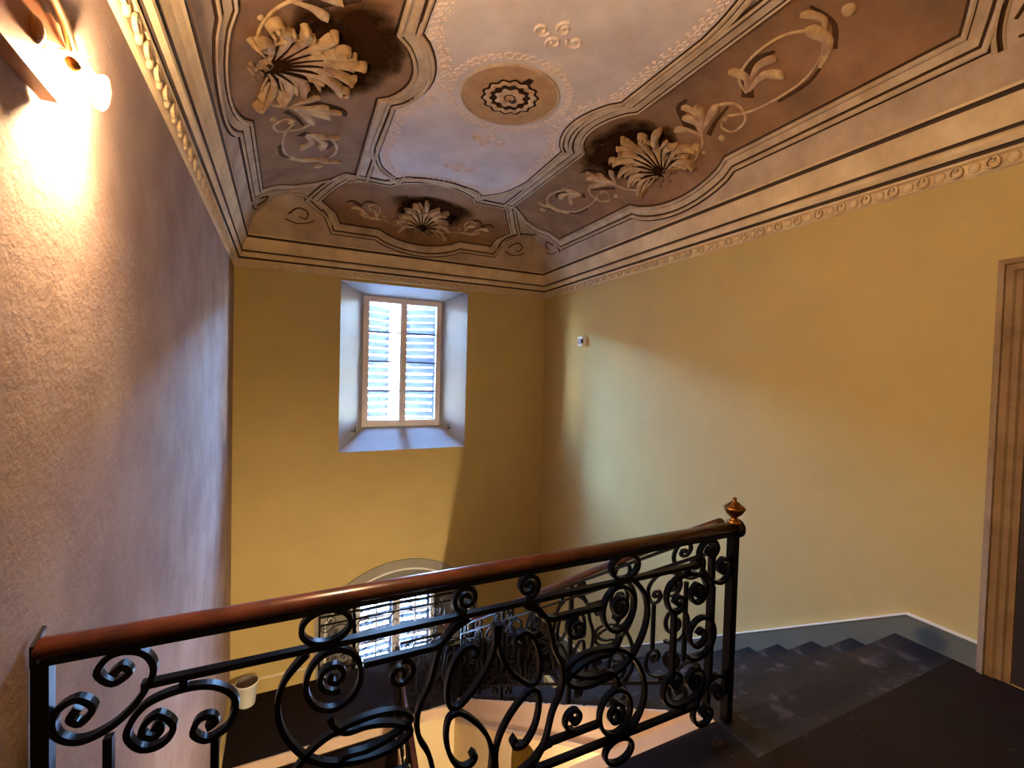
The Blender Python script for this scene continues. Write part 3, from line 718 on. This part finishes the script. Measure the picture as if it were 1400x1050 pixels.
def casement(parent, x0, x1, z0, z1, y, nrow, ncol, st=0.055, barm='bar_blue'):
    c_ = MB(); c_.box((x0,y,z0),(x0+st,y+0.045,z1)); c_.box((x1-st,y,z0),(x1,y+0.045,z1)); c_.box((x0+st,y,z0),(x1-st,y+0.045,z0+st*1.3)); c_.box((x0+st,y,z1-st),(x1-st,y+0.045,z1))
    co = obj('casement', c_, 'white_paint', parent=parent)
    gx0, gx1, gz0, gz1 = x0+st, x1-st, z0+st*1.3, z1-st
    for r in range(1, nrow):
        z = gz0 + (gz1-gz0)*r/nrow; obj('glazing_bar', MB().box((gx0,y+0.006,z-0.011),(gx1,y+0.036,z+0.011)), barm, parent=co)
    for q in range(1, ncol):
        x = gx0 + (gx1-gx0)*q/ncol; obj('glazing_bar', MB().box((x-0.011,y+0.006,gz0),(x+0.011,y+0.036,gz1)), barm, parent=co)
    for r in range(nrow):
        for q in range(ncol):
            za, zb = gz0+(gz1-gz0)*r/nrow, gz0+(gz1-gz0)*(r+1)/nrow; xa, xb = gx0+(gx1-gx0)*q/ncol, gx0+(gx1-gx0)*(q+1)/ncol
            obj('pane', MB().box((xa,y+0.018,za),(xb,y+0.022,zb)), 'glass', parent=co)
    for z in (z0+0.25, z1-0.3):
        xx = x0-0.006 if x0 < 1.2 else x1+0.006
        obj('hinge', MB().lathe([(0,0),(0.010,0),(0.010,0.07),(0,0.07)], (xx, y-0.006, z), 8), 'white_paint', parent=co)
fr = MB(); F = 0.035
for lo, hi in (((b_[0],YW,b_[2]),(b_[0]+F,YW+0.06,b_[3])), ((b_[1]-F,YW,b_[2]),(b_[1],YW+0.06,b_[3])), ((b_[0]+F,YW,b_[2]),(b_[1]-F,YW+0.06,b_[2]+F)), ((b_[0]+F,YW,b_[3]-F),(b_[1]-F,YW+0.06,b_[3]))): fr.box(lo, hi)
obj('frame', fr, 'white_paint', parent=w1)
XM = (b_[0]+b_[1])/2
casement(w1, b_[0]+F, XM, b_[2]+F, b_[3]-F, YW-0.012, 4, 1, 0.05)
casement(w1, XM, b_[1]-F, b_[2]+F, b_[3]-F, YW-0.012, 4, 1, 0.05)
obj('cover_strip', MB().box((XM-0.028, YW-0.026, b_[2]+F), (XM+0.028, YW-0.0121, b_[3]-F)), 'white_paint', parent=w1)
for sx, xx in ((1, 0.70), (-1, 2.21)):
    hk = MB().bar((xx-0.05*sx, 6.96, 0.775), (xx+0.05*sx, 6.98, 0.765), 0.014, 0.014); hk.bar((xx+0.045*sx, 6.98, 0.735), (xx+0.045*sx, 6.98, 0.82), 0.014, 0.014, V((0,1,0))); hk.bar((xx-0.03*sx, 6.96, 0.75), (xx-0.03*sx, 6.96, 0.80), 0.010, 0.010, V((0,1,0)))
    obj('stay_hook', hk, 'hook_iron', parent=w1, label='black iron stay hook')

def shutter(hx, y, z0, z1, width, sgn, ang, label, nsl):
    """louvred leaf hinged at (hx, y); sgn +1 opens to the right of the hinge; ang: opened outwards"""
    root = empty('louvred_shutter', (hx, y, z0), label, 'shutter', 'louvred shutters outside the windows')
    R = Matrix.Rotation(ang*sgn, 3, 'Z')
    tr = lambda p: V((hx, y, 0)) + R @ V((p[0]*sgn, p[1], 0)) + V((0, 0, p[2]))
    def bx(lo, hi):
        m = MB().box(lo, hi); m.v = [tr(p) for p in m.v]; return m
    st = 0.05
    for a, b in ((0, st), (width-st, width)): obj('stile', bx((a,0,z0),(b,0.035,z1)), 'shutter', parent=root)
    zm = z0 + (z1-z0)*0.47
    for a, b in ((z0, z0+0.07), (z1-0.06, z1), (zm, zm+0.06)): obj('rail', bx((st,0,a),(width-st,0.035,b)), 'shutter', parent=root)
    sl = MB(); ww = width-2*st
    sl.add([(0,-0.010,0.040),(ww*sgn,-0.010,0.040),(ww*sgn,0.044,-0.046),(0,0.044,-0.046),(0,-0.004,0.046),(ww*sgn,-0.004,0.046),(ww*sgn,0.050,-0.040),(0,0.050,-0.040)], [(0,1,2,3),(4,7,6,5),(0,4,5,1),(3,2,6,7)])
    me = mesh_of(sl, ['shutter'])
    for za, zb in ((z0+0.07, zm), (zm+0.06, z1-0.06)):
        n = max(2, int((zb-za)/nsl))
        for i in range(n):
            inst('slat', me, root, tr((st, 0, za + (zb-za)*(i+0.5)/n)), (0, 0, ang*sgn))
    return root
shutter(0.87, YW+0.20, 0.83, 2.76, 0.57, 1, math.radians(32), 'louvred shutter leaf ajar outside the upper window, nearer the sconce wall', 0.108)
shutter(2.03, YW+0.20, 0.83, 2.76, 0.57, -1, math.radians(32), 'louvred shutter leaf ajar outside the upper window, nearer the stairs', 0.108)

# lower arched window
YW2 = 7.20
w2 = empty('window_2', (ACX, YW2, -3.4), kind='structure', label='tall window in an arched recess behind the iron guard')
ap = arch_pts(0.0); rv = MB(); n = len(ap)
rv.add([(x, YB, z) for x, z in ap] + [(x, YW2, z) for x, z in ap], [(i, i+1, n+i+1, n+i) for i in range(n-1)])
obj('arched_reveal', rv, 'grey_stone', parent=w2, label='grey plaster reveal of the arch')
IN2 = (0.83, 2.06, -3.45, -1.80)
bk = fill_holes([[p for p in arch_pts(-0.01, 24, -3.61)], [(IN2[0], IN2[2]), (IN2[1], IN2[2]), (IN2[1], IN2[3]), (IN2[0], IN2[3])]], lambda p: (p[0], YW2, p[1]))
obj('recess_back', bk, 'grey_stone', parent=w2, label='plaster around the window inside the arch')
rb = MB().box((ACX-AHW, YB, -3.65), (ACX+AHW, YW2, -3.6)); obj('recess_floor', rb, 'grey_stone', parent=w2)
outer = arch_pts(-0.02, 24, ZMID); inner = arch_pts(0.12, 24, ZMID)
sr = MB(); n = len(outer)
sr.add([(x, YB-0.02, z) for x, z in outer] + [(x, YB-0.02, z) for x, z in inner] + [(x, YB+0.0, z) for x, z in outer] + [(x, YB+0.10, z) for x, z in inner],
       [(i, i+1, n+i+1, n+i) for i in range(n-1)] + [(2*n+i, 2*n+i+1, i+1, i) for i in range(n-1)] + [(n+i, n+i+1, 3*n+i+1, 3*n+i) for i in range(n-1)])
obj('arch_surround', sr, 'grey_stone', parent=w2, label='grey band framing the arch')
bead_p = arch_pts(0.125, 24, ZMID)
bb = MB().sweep([V((x, YB-0.02, z)) for x, z in bead_p], V((0,-1,0)), [(-0.012,-0.01),(0.012,-0.01),(0.012,0.012),(-0.012,0.012)])
obj('arch_bead', bb, 'bead', parent=w2, label='pale line inside the arch band')
for lo, hi in (((IN2[0]-.05,YW2,IN2[2]),(IN2[0],YW2+0.3,IN2[3]+.05)), ((IN2[1],YW2,IN2[2]),(IN2[1]+.05,YW2+0.3,IN2[3]+.05)), ((IN2[0],YW2,IN2[3]),(IN2[1],YW2+0.3,IN2[3]+.05)), ((IN2[0],YW2,IN2[2]-.05),(IN2[1],YW2+0.3,IN2[2]))):
    obj('outer_reveal', MB().box(lo, hi), 'grey_stone', parent=w2)
XM2 = (IN2[0]+IN2[1])/2
casement(w2, IN2[0], XM2, IN2[2], IN2[3], YW2+0.01, 4, 2, 0.06, 'white_paint')
casement(w2, XM2, IN2[1], IN2[2], IN2[3], YW2+0.01, 4, 2, 0.06, 'white_paint')
shutter(0.85, YW2+0.2, -3.4, -1.84, 0.58, 1, math.radians(6), 'louvred shutter leaf outside the lower arched window, nearer the sconce wall', 0.108)
shutter(2.04, YW2+0.2, -3.4, -1.84, 0.58, -1, math.radians(6), 'louvred shutter leaf outside the lower arched window, nearer the stairs', 0.108)

# pavement of the street outside
pv = MB().box((-25, 7.6, -7.2), (28, 45, -7.0)); obj('ground_outside', pv, 'pavement', kind='structure', label='pavement of the street outside the windows')

fc = MB().box((-22, 24, -7.0), (26, 33, 6.1)); fo_ = obj('building_opposite', fc, 'facade', kind='structure', label='pale house front across the street')
obj('eaves', MB().box((-22.5, 23.4, 6.1), (26.5, 33, 6.4)), 'grey_stone', parent=fo_)
for fx in range(-4, 7):
    for fz in (-4.5, -0.6, 3.6):
        obj('window', MB().box((fx*3.2-0.55, 23.93, fz), (fx*3.2+0.55, 24.0, fz+2.0)), 'bar_blue', parent=fo_)
# ================================================================== door on the right
dr = empty('door_1', (xr(0.6), 0.6, 0), kind='structure', label='dark door in a moulded stone frame at the right edge')
xw = xr(0.8)
dp = [(0.0, 0.0), (0.0, 0.035), (0.03, 0.045), (0.035, 0.03), (0.065, 0.03), (0.075, 0.018), (0.10, 0.022), (0.11, 0.01), (0.135, 0.008), (0.145, -0.04)]  # along the jamb from outside to inside, proud of wall
yo, zt = 1.19, 2.42; yo2 = 0.02
fm = MB(); k = len(dp)
for (yy, sg_, base) in ((yo, -1, True),):
    pass
pathpts = lambda d, h: [(xw-h, yo-d, 0.0), (xw-h, yo-d, zt-d), (xw-h, yo2+d, zt-d), (xw-h, yo2+d, 0.0)]
for d, h in dp: fm.v += [V(p) for p in pathpts(d, h)]
fm.f = [(q*4+i, q*4+i+1, (q+1)*4+i+1, (q+1)*4+i) for q in range(k-1) for i in range(3)]; fm.m = [0]*len(fm.f)
obj('architrave', fm, 'door_stone', parent=dr, label='moulded stone door frame')
lf_ = MB().box((xw-0.012, yo2+0.14, 0.01), (xw-0.002, yo-0.142, zt-0.142)); lo_ = obj('door_leaf', lf_, 'door_wood', parent=dr, label='dark wooden door leaf')
for za, zb in ((0.15, 0.95), (1.1, 2.12)):
    obj('door_panel', MB().box((xw-0.03, yo2+0.26, za), (xw-0.012, yo-0.27, zb)), 'door_wood', parent=lo_)
obj('door_handle', MB().ball((xw-0.06, yo-0.21, 1.02), 0.025, 0.025, 0.025), 'brass', parent=lo_, smooth=True)

# ================================================================== wrought iron
CS = [(-0.44,0.87),(-0.42,0.885),(-0.405,0.865),(-0.44,0.845),(-0.472,0.88),(-0.45,0.918),(-0.41,0.925),(-0.37,0.905),(-0.352,0.86),(-0.37,0.81),(-0.40,0.765),(-0.44,0.73),(-0.49,0.71),(-0.525,0.715),(-0.553,0.74),(-0.56,0.78),(-0.545,0.81),(-0.51,0.822),(-0.48,0.79),(-0.505,0.757),(-0.525,0.775),(-0.51,0.80)]
C2 = [(-0.35,0.69),(-0.34,0.705),(-0.335,0.685),(-0.352,0.67),(-0.378,0.685),(-0.37,0.715),(-0.34,0.728),(-0.308,0.69),(-0.32,0.655),(-0.35,0.64),(-0.385,0.65),(-0.41,0.69),(-0.40,0.73),(-0.37,0.765),(-0.32,0.782),(-0.26,0.785),(-0.21,0.772),(-0.17,0.74),(-0.158,0.70),(-0.175,0.65),(-0.20,0.63),(-0.232,0.622),(-0.262,0.65),(-0.25,0.685),(-0.222,0.69),(-0.208,0.67),(-0.23,0.66)]
BL = [(0.03,0.81),(-0.03,0.74),(-0.05,0.66),(-0.03,0.57),(0.03,0.48),(0.11,0.43),(0.22,0.41),(0.31,0.42),(0.36,0.46),(0.30,0.50),(0.22,0.52),(0.15,0.52),(0.11,0.555),(0.10,0.59)]
HT = [(0.668,0.20),(0.668,0.27),(0.65,0.335),(0.615,0.392),(0.57,0.44),(0.53,0.468),(0.495,0.455),(0.487,0.39),(0.505,0.315),(0.545,0.262),(0.585,0.262),(0.60,0.285),(0.583,0.30)]
CB = [(0.53,0.81),(0.46,0.73),(0.425,0.61),(0.39,0.54),(0.38,0.48),(0.39,0.42),(0.425,0.35),(0.46,0.23),(0.53,0.15)]
sh = lambda pts: [(x+0.58, z) for x, z in pts]
HALF = 1.255
def half_pattern():
    """(points, closed, mirrored vertically?, weight) for one half panel, a in 0..1.255, b height"""
    E = [('scroll', sh(CS), False, True), ('scroll', sh(C2), False, True), ('scroll', spiral(0.205, 0.48, 0.012, 0.115, 0.6, 1.75, 34), False, False),
         ('ring', ellipse(0.665, 0.882, 0.072, 0.052), True, True), ('scroll', sh(BL), False, True), ('ring', ellipse(0.69, 0.705, 0.082, 0.095), True, True),
         ('scroll', spiral(0.69, 0.715, 0.008, 0.05, 2.0, 1.5, 22), False, True),
         ('scroll', [(1.01,0.73),(1.05,0.745),(1.09,0.78),(1.14,0.81)], False, True), ('scroll', spiral(0.90, 0.668, 0.006, 0.05, -1.0, 1.4, 22), False, True),
         ('scroll', spiral(1.13, 0.883, 0.008, 0.05, 0.0, 1.75, 28), False, True), ('scroll', sh(CB), False, False), ('scroll', sh(HT), False, True)]
    bars = [((0.13,0.26),(0.13,0.70)), ((0.37,0.345),(0.37,0.615)), ((0.295,0.785),(0.295,0.815)), ((0.295,0.145),(0.295,0.175)), ((0.78,0.73),(1.01,0.73)), ((0.78,0.23),(1.01,0.23))]
    return E, bars
def iron_panel(root, mp, nrm, a_sign=1, wt=1.0, dp=0.022):
    """mp(a, b) -> world point; nrm: panel normal"""
    E, bars = half_pattern(); sec = [(-0.0065*wt,-dp/2),(0.0065*wt,-dp/2),(0.0065*wt,dp/2),(-0.0065*wt,dp/2)]
    for nm, pts, closed, mir in E:
        for fl in ((False, True) if mir else (False,)):
            q = [(a, 0.96-b) if fl else (a, b) for a, b in pts]
            dense = len(pts) > 16 and nm == 'scroll' and pts[1][0] != 0
            path = catmull([mp(a, b) for a, b in q], (3 if len(q) >= 24 and nm != 'scroll' else 4 if len(q) > 18 else 6) if not closed else 2, closed)
            n_ = len(path); scl = None
            if not closed: scl = [1.0 + 0.35*max(0, 1-min(i, n_-1-i)/6) for i in range(n_)]
            obj('scroll' if nm == 'scroll' else 'ring', MB().sweep(path, nrm, sec, closed_path=closed, scale=scl), 'iron', parent=root)
    for a, b in bars: obj('bar', MB().bar(mp(*a), mp(*b), 0.016*wt, dp, nrm), 'iron', parent=root)

def handrail_sec(w_=0.062, h_=0.05, n=12):
    return [(w_/2*math.cos(2*PI*i/n)*(1.06 if math.sin(2*PI*i/n) < 0 else 1), h_/2*max(-0.8, math.sin(2*PI*i/n))) for i in range(n)]
# near balustrade
XA, XB_ = -0.58, XNEW
bal = empty('landing_balustrade', (0.675, YRAIL, 0), 'wrought iron scroll balustrade with red-brown wooden handrail at the landing edge', 'balustrade')
NY_ = V((0, -1, 0))
iron_panel(bal, lambda a, b: V((XA + a, YRAIL, b)), NY_, wt=1.25, dp=0.024)
iron_panel(bal, lambda a, b: V((XB_ - a, YRAIL, b)), NY_, wt=1.25, dp=0.024)
for z in (0.82, 0.14): obj('cross_bar', MB().bar((XA+0.20, YRAIL, z), (XB_-0.20, YRAIL, z), 0.026, 0.018), 'iron', parent=bal)
obj('rail_bar', MB().bar((XA, YRAIL, 0.938), (XB_, YRAIL, 0.938), 0.036, 0.016), 'iron', parent=bal)
obj('handrail', MB().sweep([V((XA-0.01, YRAIL, 0.970)), V((0.675, YRAIL, 0.970)), V((XB_+0.02, YRAIL, 0.970))], V((0,0,1)), handrail_sec()), 'wood', parent=bal, smooth=True, label='polished red-brown wooden handrail')
obj('end_post', MB().bar((XA, YRAIL, 0), (XA, YRAIL, 0.94), 0.035, 0.035, V((0,1,0))), 'iron', parent=bal)
obj('wall_bracket', MB().sweep([V((XA-0.008, YRAIL-0.03, 0.94)), V((XA-0.012, YRAIL-0.02, 0.985)), V((XA-0.008, YRAIL+0.03, 1.01))], V((1,0,0)), [(-0.006,-0.004),(0.006,-0.004),(0.006,0.004),(-0.006,0.004)]), 'iron', parent=bal)
nw = obj('newel_post', MB().bar((XB_, YRAIL, 0), (XB_, YRAIL, 0.985), 0.040, 0.040, V((0,1,0))), 'iron', parent=bal)
kn = MB().lathe([(0.0,-0.01),(0.036,0.0),(0.044,0.01),(0.046,0.03),(0.030,0.044),(0.012,0.058),(0,0.062)], (XB_+0.0, YRAIL, 0.962), 18, axis=Matrix.Rotation(PI/2, 3, 'Y'))
obj('rail_end', kn, 'iron', parent=nw, smooth=True)
fi = MB().lathe([(0.0,0.985),(0.030,0.988),(0.034,0.996),(0.022,1.004),(0.014,1.012),(0.016,1.020),(0.034,1.034),(0.050,1.058),(0.052,1.064),(0.046,1.070),(0.032,1.080),(0.016,1.094),(0.008,1.100),(0.011,1.107),(0.007,1.115),(0,1.117)], (XB_, YRAIL, 0), 24)
obj('finial', fi, 'brass', parent=nw, smooth=True, label='turned brass urn finial')

# balustrade of the upper flight
fb = empty('stair_balustrade', (XS, 3.4, nosing(3.4)), 'wrought iron scroll balustrade with wooden handrail sloping down the grey stone flight', 'balustrade')
NXv = V((-1, 0, 0)); SP0 = 1.66; SPL = 1.255
for kp in range(3):
    y0_ = SP0 + SPL*kp
    f_ = (lambda y0_: (lambda a, b: V((XS, y0_ + a, nosing(y0_+a) + 0.02 + b))))(y0_) if kp % 2 == 0 else (lambda y0_: (lambda a, b: V((XS, y0_ + SPL - a, nosing(y0_+SPL-a) + 0.02 + b))))(y0_)
    iron_panel(fb, f_, NXv)
YE = SP0 + 3*SPL
for b in (0.84, 0.16): obj('cross_bar', MB().bar((XS, SP0, nosing(SP0)+b), (XS, YE, nosing(YE)+b), 0.026, 0.018), 'iron', parent=fb)
obj('rail_bar', MB().bar((XS, 1.585, nosing(1.585)+0.94), (XS, YE, nosing(YE)+0.95), 0.036, 0.016), 'iron', parent=fb)
for y_ in (SP0-0.03, SP0+SPL, SP0+2*SPL, YE): obj('post', MB().bar((XS, y_, nosing(y_)-0.02), (XS, y_, nosing(y_)+0.95), 0.028, 0.028, V((1,0,0))), 'iron', parent=fb)
pth = [V((XS, 1.585, 0.965)), V((XS, 1.75, nosing(1.75)+0.985)), V((XS, 3.4, nosing(3.4)+0.985)), V((XS, YE, nosing(YE)+0.985))]
zt_ = nosing(YE)+0.985
pth += [V((XS-0.02, YE+0.06, zt_-0.03)), V((XS-0.09, YE+0.12, zt_-0.04)), V((XS-0.2, YE+0.14, zt_-0.04))]
obj('handrail', MB().sweep(pth, V((0,0,1)), handrail_sec()), 'wood', parent=fb, smooth=True)
# guard across the well on the half landing
gb = empty('well_guard', (1.53, 5.55, ZMID), 'short iron guard closing the stairwell on the half landing', 'balustrade')
mpw = lambda a, b: V((1.17 + a*0.72/HALF, 5.57, ZMID + b))
iron_panel(gb, mpw, NY_)
for b in (0.82, 0.14): obj('cross_bar', MB().bar((1.16, 5.57, ZMID+b), (1.88, 5.57, ZMID+b), 0.03, 0.022), 'iron', parent=gb)
obj('handrail', MB().sweep([V((1.17, 5.57, ZMID+0.97)), V((1.5, 5.57, ZMID+0.97)), V((1.70, 5.57, ZMID+0.97))], V((0,0,1)), handrail_sec(0.04, 0.03)), 'iron', parent=gb, smooth=True)
# balustrade of the lower flight
lb = empty('lower_balustrade', (1.12, 4.6, ZMID), 'iron scroll balustrade of the lower flight beside the stairwell', 'balustrade')
lz = lambda y: ZMID - RISE/RUN*(5.58-y)
for kp in range(2):
    f_ = (lambda k_: (lambda a, b: V((1.13, 5.50 - k_*SPL - a, lz(5.50 - k_*SPL - a) + 0.03 + b))))(kp)
    iron_panel(lb, f_, NXv)
for b in (0.85, 0.17): obj('cross_bar', MB().bar((1.13, 5.50, lz(5.50)+b), (1.13, 2.99, lz(2.99)+b), 0.026, 0.018), 'iron', parent=lb)
for y_ in (5.52, 4.245, 2.99): obj('post', MB().bar((1.13, y_, lz(y_)-0.02), (1.13, y_, lz(y_)+0.97), 0.03, 0.03, V((1,0,0))), 'iron', parent=lb)
obj('handrail', MB().sweep([V((1.13, 5.52, lz(5.52)+1.0)), V((1.13, 4.2, lz(4.2)+1.0)), V((1.13, 2.95, lz(2.95)+1.0))], V((0,0,1)), handrail_sec()), 'wood', parent=lb, smooth=True)

# guard of the lower window
wg = empty('window_guard', (ACX, 6.72, ZMID), 'delicate black iron scroll guard in front of the arched window', 'railing')
GW = 2*AHW - 0.1
for sgn in (-1, 1):
    mpg = (lambda sgn: (lambda a, b: V((ACX + sgn*(GW/2)*(1 - a/HALF), 6.74, ZMID - 0.04 + b*0.98))))(sgn)
    iron_panel(wg, mpg, NY_, wt=0.62, dp=0.016)
for b in (0.94, 0.82, 0.14, 0.02): obj('cross_bar', MB().bar((ACX-GW/2, 6.74, ZMID-0.04+b*0.98), (ACX+GW/2, 6.74, ZMID-0.04+b*0.98), 0.02, 0.018 if b < 0.9 else 0.026), 'iron', parent=wg)
for sgn in (-1, 1): obj('post', MB().bar((ACX+sgn*GW/2, 6.74, ZMID-0.02), (ACX+sgn*GW/2, 6.74, ZMID+0.90), 0.022, 0.022, V((0,1,0))), 'iron', parent=wg)

# ================================================================== small things
# bin
bn = empty('waste_bin', (-0.575, 6.60, ZMID), 'white tapered waste bin standing in the corner of the half landing', 'bin')
m = MB().lathe([(0.0,0.0),(0.092,0.0),(0.098,0.01),(0.130,0.275),(0.138,0.28),(0.138,0.30),(0.128,0.30)], (-0.575, 6.60, ZMID), 28); bb_ = obj('body', m, 'white_plastic', parent=bn, smooth=True)
m = MB().lathe([(0.128,0.30),(0.120,0.27),(0.092,0.02),(0,0.02)], (-0.575, 6.60, ZMID), 28); obj('inside', m, 'inside_plastic', parent=bb_, smooth=True)
# motion detector on the right wall
xd = xr(5.55)
sd = empty('motion_detector', (xd, 5.55, 2.09), 'small white motion detector high on the ochre wall near the corner', 'detector')
m = MB().prism([(xd-0.02, 5.47, 2.09), (xd-0.08, 5.49, 2.10), (xd-0.085, 5.60, 2.10), (xd-0.02, 5.63, 2.09)], (0, 0, 0.14)); bb_ = obj('body', m, 'white_plastic', parent=sd)
m = MB().box((xd-0.092, 5.515, 2.125), (xd-0.080, 5.585, 2.205)); obj('lens', m, 'lens_cover', parent=bb_)
m = MB().box((xd-0.088, 5.478, 2.14), (xd-0.074, 5.505, 2.20)); obj('sensor_slot', m, 'lens', parent=bb_)
m = MB().bar((xd-0.03, 5.55, 2.16), (xd+0.0, 5.55, 2.16), 0.05, 0.05); obj('bracket', m, 'white_plastic', parent=sd)

# sconce
LX, LY, LZ = -0.550, 1.66, 2.475
xs = xl(1.4)
sn = empty('wall_sconce', (xs, 1.40, 2.36), 'brass wall sconce with a glowing bulb high on the pale plaster wall', 'lamp')
bp_ = [(1.18,2.375),(1.18,2.52),(1.30,2.56),(1.432,2.521),(1.455,2.535),(1.481,2.528),(1.510,2.548),(1.537,2.542),(1.57,2.560),(1.60,2.552),(1.64,2.580),(1.688,2.588),(1.72,2.604),(1.746,2.600),(1.751,2.585),(1.70,2.566),(1.656,2.540),(1.61,2.520),(1.56,2.500),(1.49,2.470),(1.50,2.43),(1.552,2.350),(1.447,2.357),(1.372,2.361)]
m = MB().prism([(xs+0.002, y, z) for y, z in bp_], (0.036, 0, 0)); obj('backplate', m, 'brown_metal', parent=sn, label='brown scalloped metal backplate')
for y_, z_ in ((1.30, 2.47), (1.44, 2.46)):
    obj('boss', MB().ball((xs+0.04, y_, z_), 0.014, 0.03, 0.03, 10, 6), 'brown_metal', parent=sn, smooth=True)
m = MB()
m.sweep(catmull([V((xs+0.03, 1.25, 2.50)), V((xs+0.07, 1.28, 2.55)), V((xs+0.07, 1.46, 2.54)), V((LX, LY-0.07, LZ+0.03))], 5), V((0,0,1)), [(0.012*math.cos(2*PI*i/8), 0.012*math.sin(2*PI*i/8)) for i in range(8)])
obj('arm', m, 'brass', parent=sn, smooth=True)
# leaf canopy over the bulb: scalloped cup
m = MB(); n = 26; rows = 6
for j in range(rows+1):
    u = j/rows
    for i in range(n):
        a = PI*0.55 + PI*0.32*i/(n-1); r = 0.018 + 0.034*u**0.8; q = 1 + (0.10*math.cos(i*2.2) if j == rows else 0)
        m.v.append(V((LX - 0.005 + r*q*math.cos(a)*0.9, LY - 0.075 + 0.115*u*q, LZ + 0.012 + r*q*math.sin(a))))
m.f = [(j*n+i, j*n+i+1, (j+1)*n+i+1, (j+1)*n+i) for j in range(rows) for i in range(n-1)]; m.m = [0]*len(m.f)
obj('leaf_canopy', m, 'brown_metal', parent=sn, smooth=True, label='scalloped leaf canopy over the bulb')
m = MB().lathe([(0,0),(0.013,0),(0.015,0.03),(0.012,0.05),(0,0.05)], (LX, LY-0.085, LZ), 14, axis=Matrix.Rotation(-PI/2, 3, 'X')); obj('lamp_holder', m, 'brass', parent=sn, smooth=True)
for dz, dx in ((-0.02, -0.022), (-0.028, 0.012)):
    m = MB().bar((LX+dx, LY-0.15, LZ+dz-0.01), (LX+dx, LY-0.03, LZ+dz-0.02), 0.012, 0.012); obj('glass_drop', m, 'lamp_glass', parent=sn)
m = MB().ball((LX, LY, LZ), 0.032, 0.050, 0.032, 16, 10); obj('bulb', m, 'lamp_glow', parent=sn, smooth=True, label='glowing warm bulb')
m = MB(); n = 12  # curved screen added to keep bulb light off part of the back wall
for rr in (0.058, 0.061):
    for zz in (-1, 1):
        for i in range(n):
            a = math.radians(-6 + 54*i/(n-1)); hz = 0.006 + 0.046*math.sqrt(max(0, 1 - (2*i/(n-1)-1)**2)); m.v.append(V((LX + rr*math.sin(a), LY + rr*math.cos(a), LZ + zz*hz)))
m.f = [(i, i+1, n+i+1, n+i) for i in range(n-1)] + [(2*n+i, 3*n+i, 3*n+i+1, 2*n+i+1) for i in range(n-1)] + [(i, 2*n+i, 2*n+i+1, i+1) for i in range(n-1)] + [(n+i, n+i+1, 3*n+i+1, 3*n+i) for i in range(n-1)]; m.m = [0]*len(m.f)
obj('added_screen', m, 'brown_metal', parent=sn, label='small curved screen added beside the bulb to shade the back wall')

# pendant added out of view under the landing slab to light the lower hall
px_, py_, pz_ = 1.50, 0.85, -1.18
pd = empty('added_pendant', (px_, py_, pz_), 'added glass globe pendant, unseen under the upper landing slab, lighting the lower hall', 'lamp')
obj('cord', MB().bar((px_, py_, pz_+0.10), (px_, py_, -0.26), 0.01, 0.01, V((0,1,0))), 'hook_iron', parent=pd)
obj('shade', MB().lathe([(0.02,0.16),(0.06,0.155),(0.17,0.125),(0.26,0.075),(0.28,0.070),(0.262,0.080),(0.17,0.131),(0.06,0.161),(0.02,0.166)], (px_, py_, pz_), 28), 'brass', parent=pd, smooth=True)  # wide rim shaped to keep this added light off the left wall
obj('globe', MB().ball((px_, py_, pz_), 0.07, 0.07, 0.07, 18, 12), 'hall_glow', parent=pd, smooth=True)
